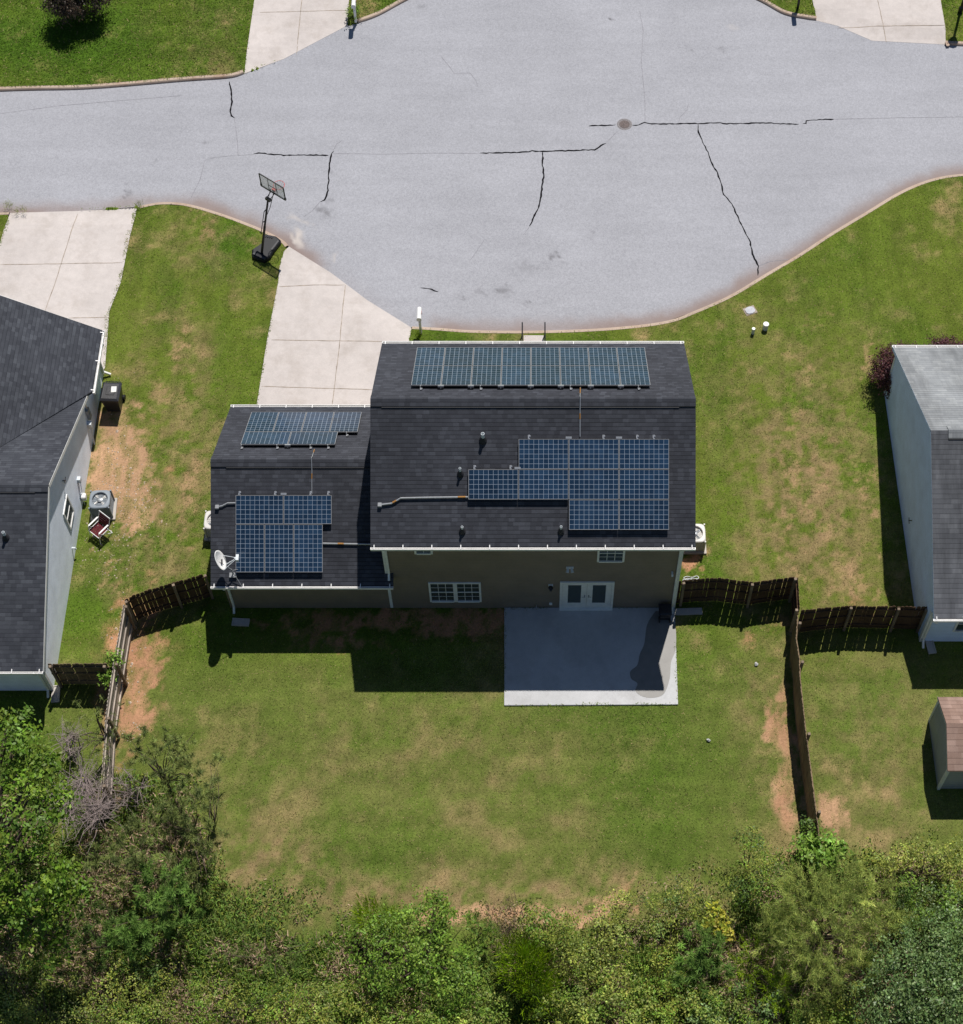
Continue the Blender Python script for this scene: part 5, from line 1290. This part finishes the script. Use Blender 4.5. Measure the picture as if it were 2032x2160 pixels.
# thicket along the bottom
def bush(label, L, seed, col, size=.085, nc=85, nl=30, mat='leaf', cl=.13, name='shrub', style='leaf', **kw):
    cols = sum((GR[c] for c in col), []) if isinstance(col, tuple) else GR[col]
    return plant(name, label, 'shrub', L, style, size, nc, nl, cols, mat, seed, WG, cl=cl, **kw)
bush('olive scrub in the bottom left corner under the broadleaf tree', [B(30,2060,1.6,1.1,.8), B(110,2090,1.5,1.0,.8), B(40,2140,1.4,1.2,.8), B(140,2150,1.2,.9,.7), B(60,2230,1.2,1.3,.8)], 21, ('olive','yel','piney'), .07)
bush('low yellowish scrub right of the bottom left corner', [B(215,2120,1.3,.9,.7), B(290,2100,1.2,.8,.6), B(250,2180,1.2,1.0,.7), B(330,2160,1.1,.8,.6)], 22, ('yel','mid','olive'), .075)
bush('dark leafy shrub below the blue green young pine', [B(330,2050,1.2,.7,.6), B(260,2050,1.0,.7,.6)], 23, ('dark','olive'), .08)
bush('green scrub at the foot of the weedy slope', [B(420,2120,1.2,.85,.6), B(480,2080,.9,.7,.5), B(530,2140,1.1,.9,.6), B(420,2200,1.1,1.1,.7), B(600,2110,.8,.6,.5)], 24, ('mid','olive'), .07)
bush('grey green feathery weeds on the slope left of centre', [B(560,2010,.6,.9,.4), B(480,1990,.5,.8,.35), B(610,2060,.6,.7,.4), B(650,1990,.4,.6,.3)], 25, ('blue','piney'), .11, 50, 36, 'needle', .16, 'weed_clump', 'spray')
bush('big rounded green shrub in the bottom middle', [B(860,2010,2.6,1.25,1.0), B(950,1990,2.2,1.0,.9), B(790,1990,2.0,.9,.8), B(900,1940,1.6,.9,.8), B(960,2060,2.0,.9,.8), B(820,2070,2.0,.8,.7), B(925,1905,1.2,.35,.6)], 26, 'mid', .10, 90, 30, cl=.14)
bush('bright green wand like shrub behind the big rounded shrub', [B(790,1935,1.0,.55,.7), B(815,1955,.9,.4,.6)], 27, 'broom', .26, 70, 34, 'needle', .12, 'broom_shrub', 'wand')
bush('pair of dark green sprigs right of the big rounded shrub', [B(1000,1950,.8,.28,.7), B(1032,1965,.7,.25,.6)], 28, ('mid','blue'), .13, 170, 30, 'needle', .1, 'sapling', 'spray')
bush('yellow green scrub along the bottom edge left of centre', [B(680,2130,1.4,.9,.7), B(750,2120,1.3,.8,.6), B(720,2200,1.4,1.1,.8), B(820,2160,1.4,1.0,.7), B(610,2180,1.2,1.0,.7)], 29, ('yel','olive','mid'), .085)
bush('light green scrub at the bottom edge below the big shrub', [B(920,2140,1.4,1.0,.7), B(1010,2150,1.3,1.0,.7), B(960,2220,1.4,1.3,.8), B(880,2220,1.2,1.0,.7)], 30, ('yel','mid'), .09)
bush('bright green wand like shrub in the bottom middle beside dry stalks', [B(1110,2040,1.3,.75,.9), B(1130,2090,1.1,.65,.8), B(1085,2010,.9,.5,.6)], 31, 'broom', .26, 80, 36, 'needle', .14, 'broom_shrub', 'wand')
bush('tall dry tan weeds beside the bare strip at the lawn edge', [B(1065,1985,.5,.4,.5), B(1050,1940,.3,.45,.3), B(1095,1930,.3,.5,.25)], 32, 'tan', .2, 60, 26, 'needle', .14, 'dry_weeds', 'wand')
bush('dry brown stalks in a gap of the bottom scrub', [B(1185,2060,.8,.45,.6), B(1200,2020,.6,.35,.4)], 33, ('tan','olive'), .2, 60, 24, 'needle', .14, 'dry_weeds', 'wand')
bush('olive green shrub right of the bare strip', [B(1140,1960,1.1,.6,.6), B(1190,1975,1.2,.6,.6), B(1120,1990,.8,.4,.5)], 34, ('mid','olive'), .085)
bush('yellow green shrub at the lawn edge right of centre', [B(1240,1960,1.7,.85,.8), B(1300,1980,1.5,.8,.7), B(1230,2030,1.6,.8,.7), B(1290,1930,1.0,.5,.5), B(1320,1905,1.0,.35,.6)], 35, ('yel','olive'), .08)
bush('mixed scrub at the bottom edge right of the wand like shrub', [B(1230,2110,1.5,.9,.7), B(1310,2100,1.6,.9,.7), B(1180,2160,1.3,.9,.7), B(1270,2190,1.5,1.2,.8), B(1360,2170,1.5,1.0,.7)], 36, ('mid','yel','olive'), .09)
bush('dark rounded shrub at the lawn edge with dry tips', [B(1440,1900,1.4,.7,.7), B(1390,1930,1.2,.7,.6), B(1480,1920,1.3,.5,.6), B(1380,1980,1.3,.7,.6)], 37, ('olive','dark','yel'), .075)
bush('golden yellow leaved sapling left of the cedar', [B(1505,1940,2.0,.33,.3), B(1530,1965,1.9,.28,.25), B(1490,1955,1.8,.22,.2)], 38, 'gold', .15, 150, 26, cl=.1, name='sapling')
conifer('small blue green pine in front of the golden sapling', [B(1480,2000,2.2,.6,.7), B(1500,2060,1.8,.65,.6), B(1450,2050,1.6,.5,.5)], 39, 'blue', size=.17, nc=64, nl=100)
bush('leafy scrub left of the small blue green pine', [B(1400,2050,1.4,.7,.6), B(1430,2110,1.4,.8,.6), B(1380,2100,1.2,.7,.6)], 40, ('mid','olive'), .085)
conifer('big feathery yellow green cedar at the end of the right brown fence', [B(1745,1930,3.6,1.5,1.2), B(1690,1900,2.8,1.0,.9), B(1820,1900,2.8,1.1,.9), B(1860,1960,2.6,.8,.8), B(1650,1980,2.6,.9,.8), B(1730,2010,3.0,1.2,1.0), B(1640,1960,2.0,.6,.6), B(1790,2040,2.4,1.0,.8), B(1710,2080,2.0,.9,.8)], 41, 'jun', 'spray', .12, nc=74, nl=80, name='cedar_tree', cl=.17, cjit=.26)
bush('dark shrub left of the fence end below the kudzu vine', [B(1595,1830,2.0,.8,.8), B(1560,1880,1.6,.6,.7), B(1620,1870,1.8,.7,.7), B(1580,1780,1.4,.5,.6)], 42, ('olive','dark','mid'), .075)
bush('bright lime green vine heaped over the end of the brown fence', [B(1740,1790,1.5,.55,.4), B(1700,1795,1.4,.45,.35), B(1765,1795,1.2,.35,.35), B(1735,1820,1.1,.5,.4)], 43, 'kudzu', .15, 130, 22, cl=.12, name='vine')
bush('thin dark green vine climbing the face of the brown fence end', [B(1712,1745,1.2,.3,.5), B(1705,1765,.8,.3,.4)], 44, ('mid','dark'), .09, 110, 20, cl=.1, name='vine')
conifer('bright yellow green cedar at the bottom below the blue pine', [B(1600,2030,2.0,.75,.7), B(1640,2080,1.8,.8,.7), B(1570,2060,1.4,.5,.5)], 45, 'broom', 'spray', .11, nc=70, nl=46, name='cedar_tree')
bush('mixed green scrub at the bottom edge below the yellow green cedar', [B(1500,2140,1.6,.9,.7), B(1570,2130,1.4,.8,.6), B(1640,2150,1.5,.9,.7), B(1540,2220,1.6,1.2,.8), B(1450,2190,1.5,.9,.7)], 46, ('yel','mid','gloss'), .09)
bush('scrub with bare branch at the bottom edge left of the glossy shrub', [B(1720,2150,1.5,.8,.6), B(1780,2140,1.6,.8,.7), B(1700,2210,1.5,1.1,.8)], 47, ('mid','olive'), .085)
bush('big glossy grey green shrub in the bottom right corner', [B(1920,2050,3.0,1.3,1.1), B(1990,2000,2.8,1.2,1.0), B(1860,2110,2.6,1.0,.9), B(1980,2120,3.0,1.3,1.1), B(1900,2160,2.6,1.1,.9), B(2050,2080,3.0,1.4,1.1), B(2020,2200,2.8,1.6,1.1)], 48, 'gloss', .095, 95, 28, 'leaf_gloss', .15)
bush('glossy shrub at the right edge behind the big glossy shrub', [B(1990,1910,1.8,.8,.7), B(2040,1940,2.0,.9,.8), B(1920,1930,1.6,.6,.6)], 49, ('gloss','mid'), .09, mat='leaf_gloss')
bush('dark upright shrub right of the feathery cedar', [B(1915,1880,2.0,.45,.8), B(1905,1910,1.5,.5,.6)], 50, ('dark','mid'), .08)
bush('yellow green scrub along the right edge of the far lawn', [B(1960,1830,1.2,.8,.6), B(2020,1850,1.3,.9,.6), B(1900,1820,.8,.6,.5), B(1850,1830,.7,.5,.4), B(2040,1800,1.2,.8,.6)], 51, ('yel','olive'), .08)
# other plants
def leafball(label, p, r, h, seed): return plant('shrub', label, 'shrub', [(p[0], p[1], h*.55, r, r, h*.5), (p[0]+.15*r, p[1]-.2*r, h*.5, r*.8, r*.8, h*.42)], 'leaf', .08, 420, 34, GR['red'], 'leaf', seed, 'dark red shrubs', cl=.11, hole=False)
leafball('dark red rounded shrub at the front corner of the right neighbour house', G(1898, 790, .7), 1.1, 1.6, 61)
leafball('dark red rounded shrub partly hidden by the right neighbour roof', G(1996, 763, .7), .92, 1.4, 62)
e_ = G(160, 60); c_ = (e_[0]+.158*1.35, e_[1]+.515*1.35)
plant('ornamental_tree', 'small dark purple leaved tree casting a shadow on the lawn across the street', 'tree', [(c_[0], c_[1], 1.5, 1.25, 1.15, 1.15), (c_[0]-.35, c_[1]-.25, 1.1, 1.0, .95, .85), (c_[0]+.4, c_[1]+.1, 1.1, .95, .9, .85)], 'leaf', .10, 190, 32, [(.06,.045,.03),(.085,.055,.035),(.045,.035,.028)], 'leaf', 63, cl=.16, trunk=(c_[0], c_[1], .07), stem='trunk', fol='crown')
plant('shrub', 'small green plant around the far white mailbox post', 'shrub', [(*G(746, 28, .25), .25, .3, .4, .3)], 'leaf', .09, 170, 24, GR['mid'], 'leaf', 64, cl=.1)
plant('shrub', 'small grass clump at the foot of the white mailbox by the kerb', 'shrub', [(*G(878, 709, .12), .12, .2, .18, .16)], 'wand', .14, 260, 24, GR['broom'], 'needle', 65, cl=.06)
plant('vine', 'bright green vine on the corner of the brown fence by the left house', 'vine', [(*G(*o5(800, 960), 1.6), 1.6, .28, .3, .3), (*G(*o5(745, 1090), 1.1), 1.1, .22, .3, .4), (*G(*o5(800, 990), 1.2), 1.2, .25, .3, .4)], 'leaf', .11, 170, 14, GR['bright']+GR['kudzu'], 'leaf', 66, cl=.1)
for k, ((a, b), lab) in enumerate((((47, 446), 'weedy grass tuft in the gutter at the top of the left driveway'), ((20, 436), 'weedy grass tuft at the far left kerb end'), ((294, 437), 'weedy grass tuft at the right corner of the left driveway'))):
    plant('weed_clump', lab, 'weeds', [(*G(a, b, .05), .05, .28 if k == 0 else .15, .12, .09)], 'wand', .12, 330, 22, GR['yel'], 'needle', 67+k, cl=.07)

# weeds and rough growth behind the mown lawn: nobody could count them
rg = np.random.RandomState(5)
edge = px([(-300,1650),(120,1600),(420,1640),(450,1760),(500,1850),(700,1900),(900,1945),(1060,1930),(1240,1920),(1420,1880),(1560,1830),(1640,1790),(1800,1790),(2032,1790),(2500,1790)])
ex, ey = np.array([p[0] for p in edge]), np.array([p[1] for p in edge])
N = 270000
x = rg.uniform(-20, 17, N); y = rg.uniform(-22, -10, N); ye = np.interp(x, ex, ey)+(fbm(x, y, 1.5, 301)-.5)*2.2
k = (y < ye+.25) & (rg.rand(N) < np.clip((ye+.3-y)/1.6, .12, 1)) & (fbm(x, y, 1.1, 303) > .30); x, y, ye = x[k], y[k], ye[k]; N = len(x)
hgt = (.10+.38*np.clip((ye-y)/3, 0, 1))*rg.uniform(.5, 1.2, N); pal = np.array([tuple(1.5*q for q in c) for c in GR['tan']]+GR['olive']+GR['mid']+GR['blue']*2+GR['piney'])*1.05; pn = fbm(x, y, 1.4, 305)
ki = np.where(rg.rand(N) < sstep(.45, .62, pn)*.6, rg.randint(0, 3, N), rg.randint(3, len(pal), N)); C = pal[ki]*np.exp(rg.normal(0, .2, N))[:, None]
d = unit(np.stack([rg.normal(0, .6, N), rg.normal(0, .6, N), np.ones(N)], 1)); L = d*hgt[:, None]; c = np.stack([x, y, np.zeros(N)], 1)
wd = unit(np.cross(d, rg.normal(size=(N, 3))))*(.012+.014*rg.rand(N))[:, None]
V = np.stack([c-wd, c+wd, c+L+wd*.5, c+L-wd*.5], 1)
o = np_mesh('weeds', V, 4, C, M['grass']); tag(o, 'rough tan and green weeds growing behind the mown lawn', 'weeds', None, 'stuff')

# ---------------- grass
rg = np.random.RandomState(9)
def sample(A, x, y): return A[np.clip(np.searchsorted(ys, y), 0, ny-1), np.clip(np.searchsorted(xs, x), 0, nx-1)]
N = 1150000
x = rg.uniform(-25.4, 20.6, N); y = rg.uniform(-15.5, 27.5, N)
u_ = CX+F*x/((y+D)*_s+H*_c); k = (u_ > -60) & (u_ < 2090)
for p in [ROAD, DRA, DRB]: k &= ~inpoly(x, y, p)
for p in (DRC, DRD, PATIO): k &= ~(inpoly(x, y, p) & (distline(x, y, p+p[:1]) > (.16 if p is DRC else .07)*np.clip(fbm(x, y, .5, 501, 3)*2.4-.7, 0, 1)) | (inpoly(x, y, p) & (distline(x, y, LO) < .35)))
for (a, b, c, d_) in ((wl, wr, YW, 3.73), (-10.9, wl, YW, 2.86), (-30, LW, -6.93, 6.5), (13.7, 25, -5.05, 5.5), (wx0, wx1, 3.7, 6.5), (sx0, 17, sy0, sy1)): k &= ~((x > a) & (x < b) & (y > c) & (y < d_))
for KL in KERBS: k &= distline(x, y, KL) > .13
k &= rg.rand(N) > np.clip(sample(bare, x, y)*1.15-.05, 0, .97)
x, y = x[k], y[k]; N = len(x); b_ = sample(bare, x, y); lu = sample(lush, x, y); col = sample(gr, x, y)
far = sstep(16, 19, y)
ln = (.055+.045*lu+.035*far)*rg.uniform(.55, 1.3, N); C = col*1.18*np.exp(rg.normal(0, .2, N))[:, None]
dry = rg.rand(N) < (.10+.35*b_)*(1-.7*lu); C[dry] = np.array([.36, .28, .14])*np.exp(rg.normal(0, .2, dry.sum()))[:, None]
wind = fbm(x, y, .5, 401, 3)*12
d = unit(np.stack([rg.normal(0, .75, N)+.35*np.cos(wind), rg.normal(0, .75, N)+.35*np.sin(wind), np.ones(N)*.42], 1)); c = np.stack([x, y, np.full(N, -.005)], 1)
for p in (DRC, DRD): c[inpoly(x, y, p), 2] = .02
c[inpoly(x, y, PATIO), 2] = .055
wd = unit(np.cross(d, rg.normal(0, 1, (N, 3))+np.array([0, 0, 2.])))*(.008+.008*rg.rand(N)+.004*far)[:, None]
V = np.stack([c-wd, c+wd, c+d*ln[:, None]], 1)
o = np_mesh('grass', V, 3, C, M['grass']); tag(o, 'mown green lawn grass with dry blades around the houses', 'grass', None, 'stuff')
# pebbles lying in the bare soil
N = 420; rg = np.random.RandomState(12); mb = MB()
areas = [(250, 985, 60, 120), (265, 1420, 40, 130), (240, 1160, 60, 60), (290, 1060, 50, 60)]
for i in range(N):
    a = areas[i % 4]; p = G(a[0]+rg.normal()*a[2]*.6, a[1]+rg.normal()*a[3]*.6)
    if p[0] < LW+.25: continue
    s = rg.uniform(.015, .045)*(2 if rg.rand() < .06 else 1); q_ = [(p[0]+s*math.cos(t_*1.2566)*rg.uniform(.6, 1.1), p[1]+s*math.sin(t_*1.2566)*rg.uniform(.6, 1.1), 0) for t_ in range(5)]
    mb.add(q_+[(p[0]+rg.normal()*s*.2, p[1], s*.8)], [(t_, (t_+1) % 5, 5) for t_ in range(5)])
o = mb.build('pebbles', M['stone']); tag(o, 'pale pebbles scattered over the bare red soil on the left', 'pebbles', None, 'stuff')
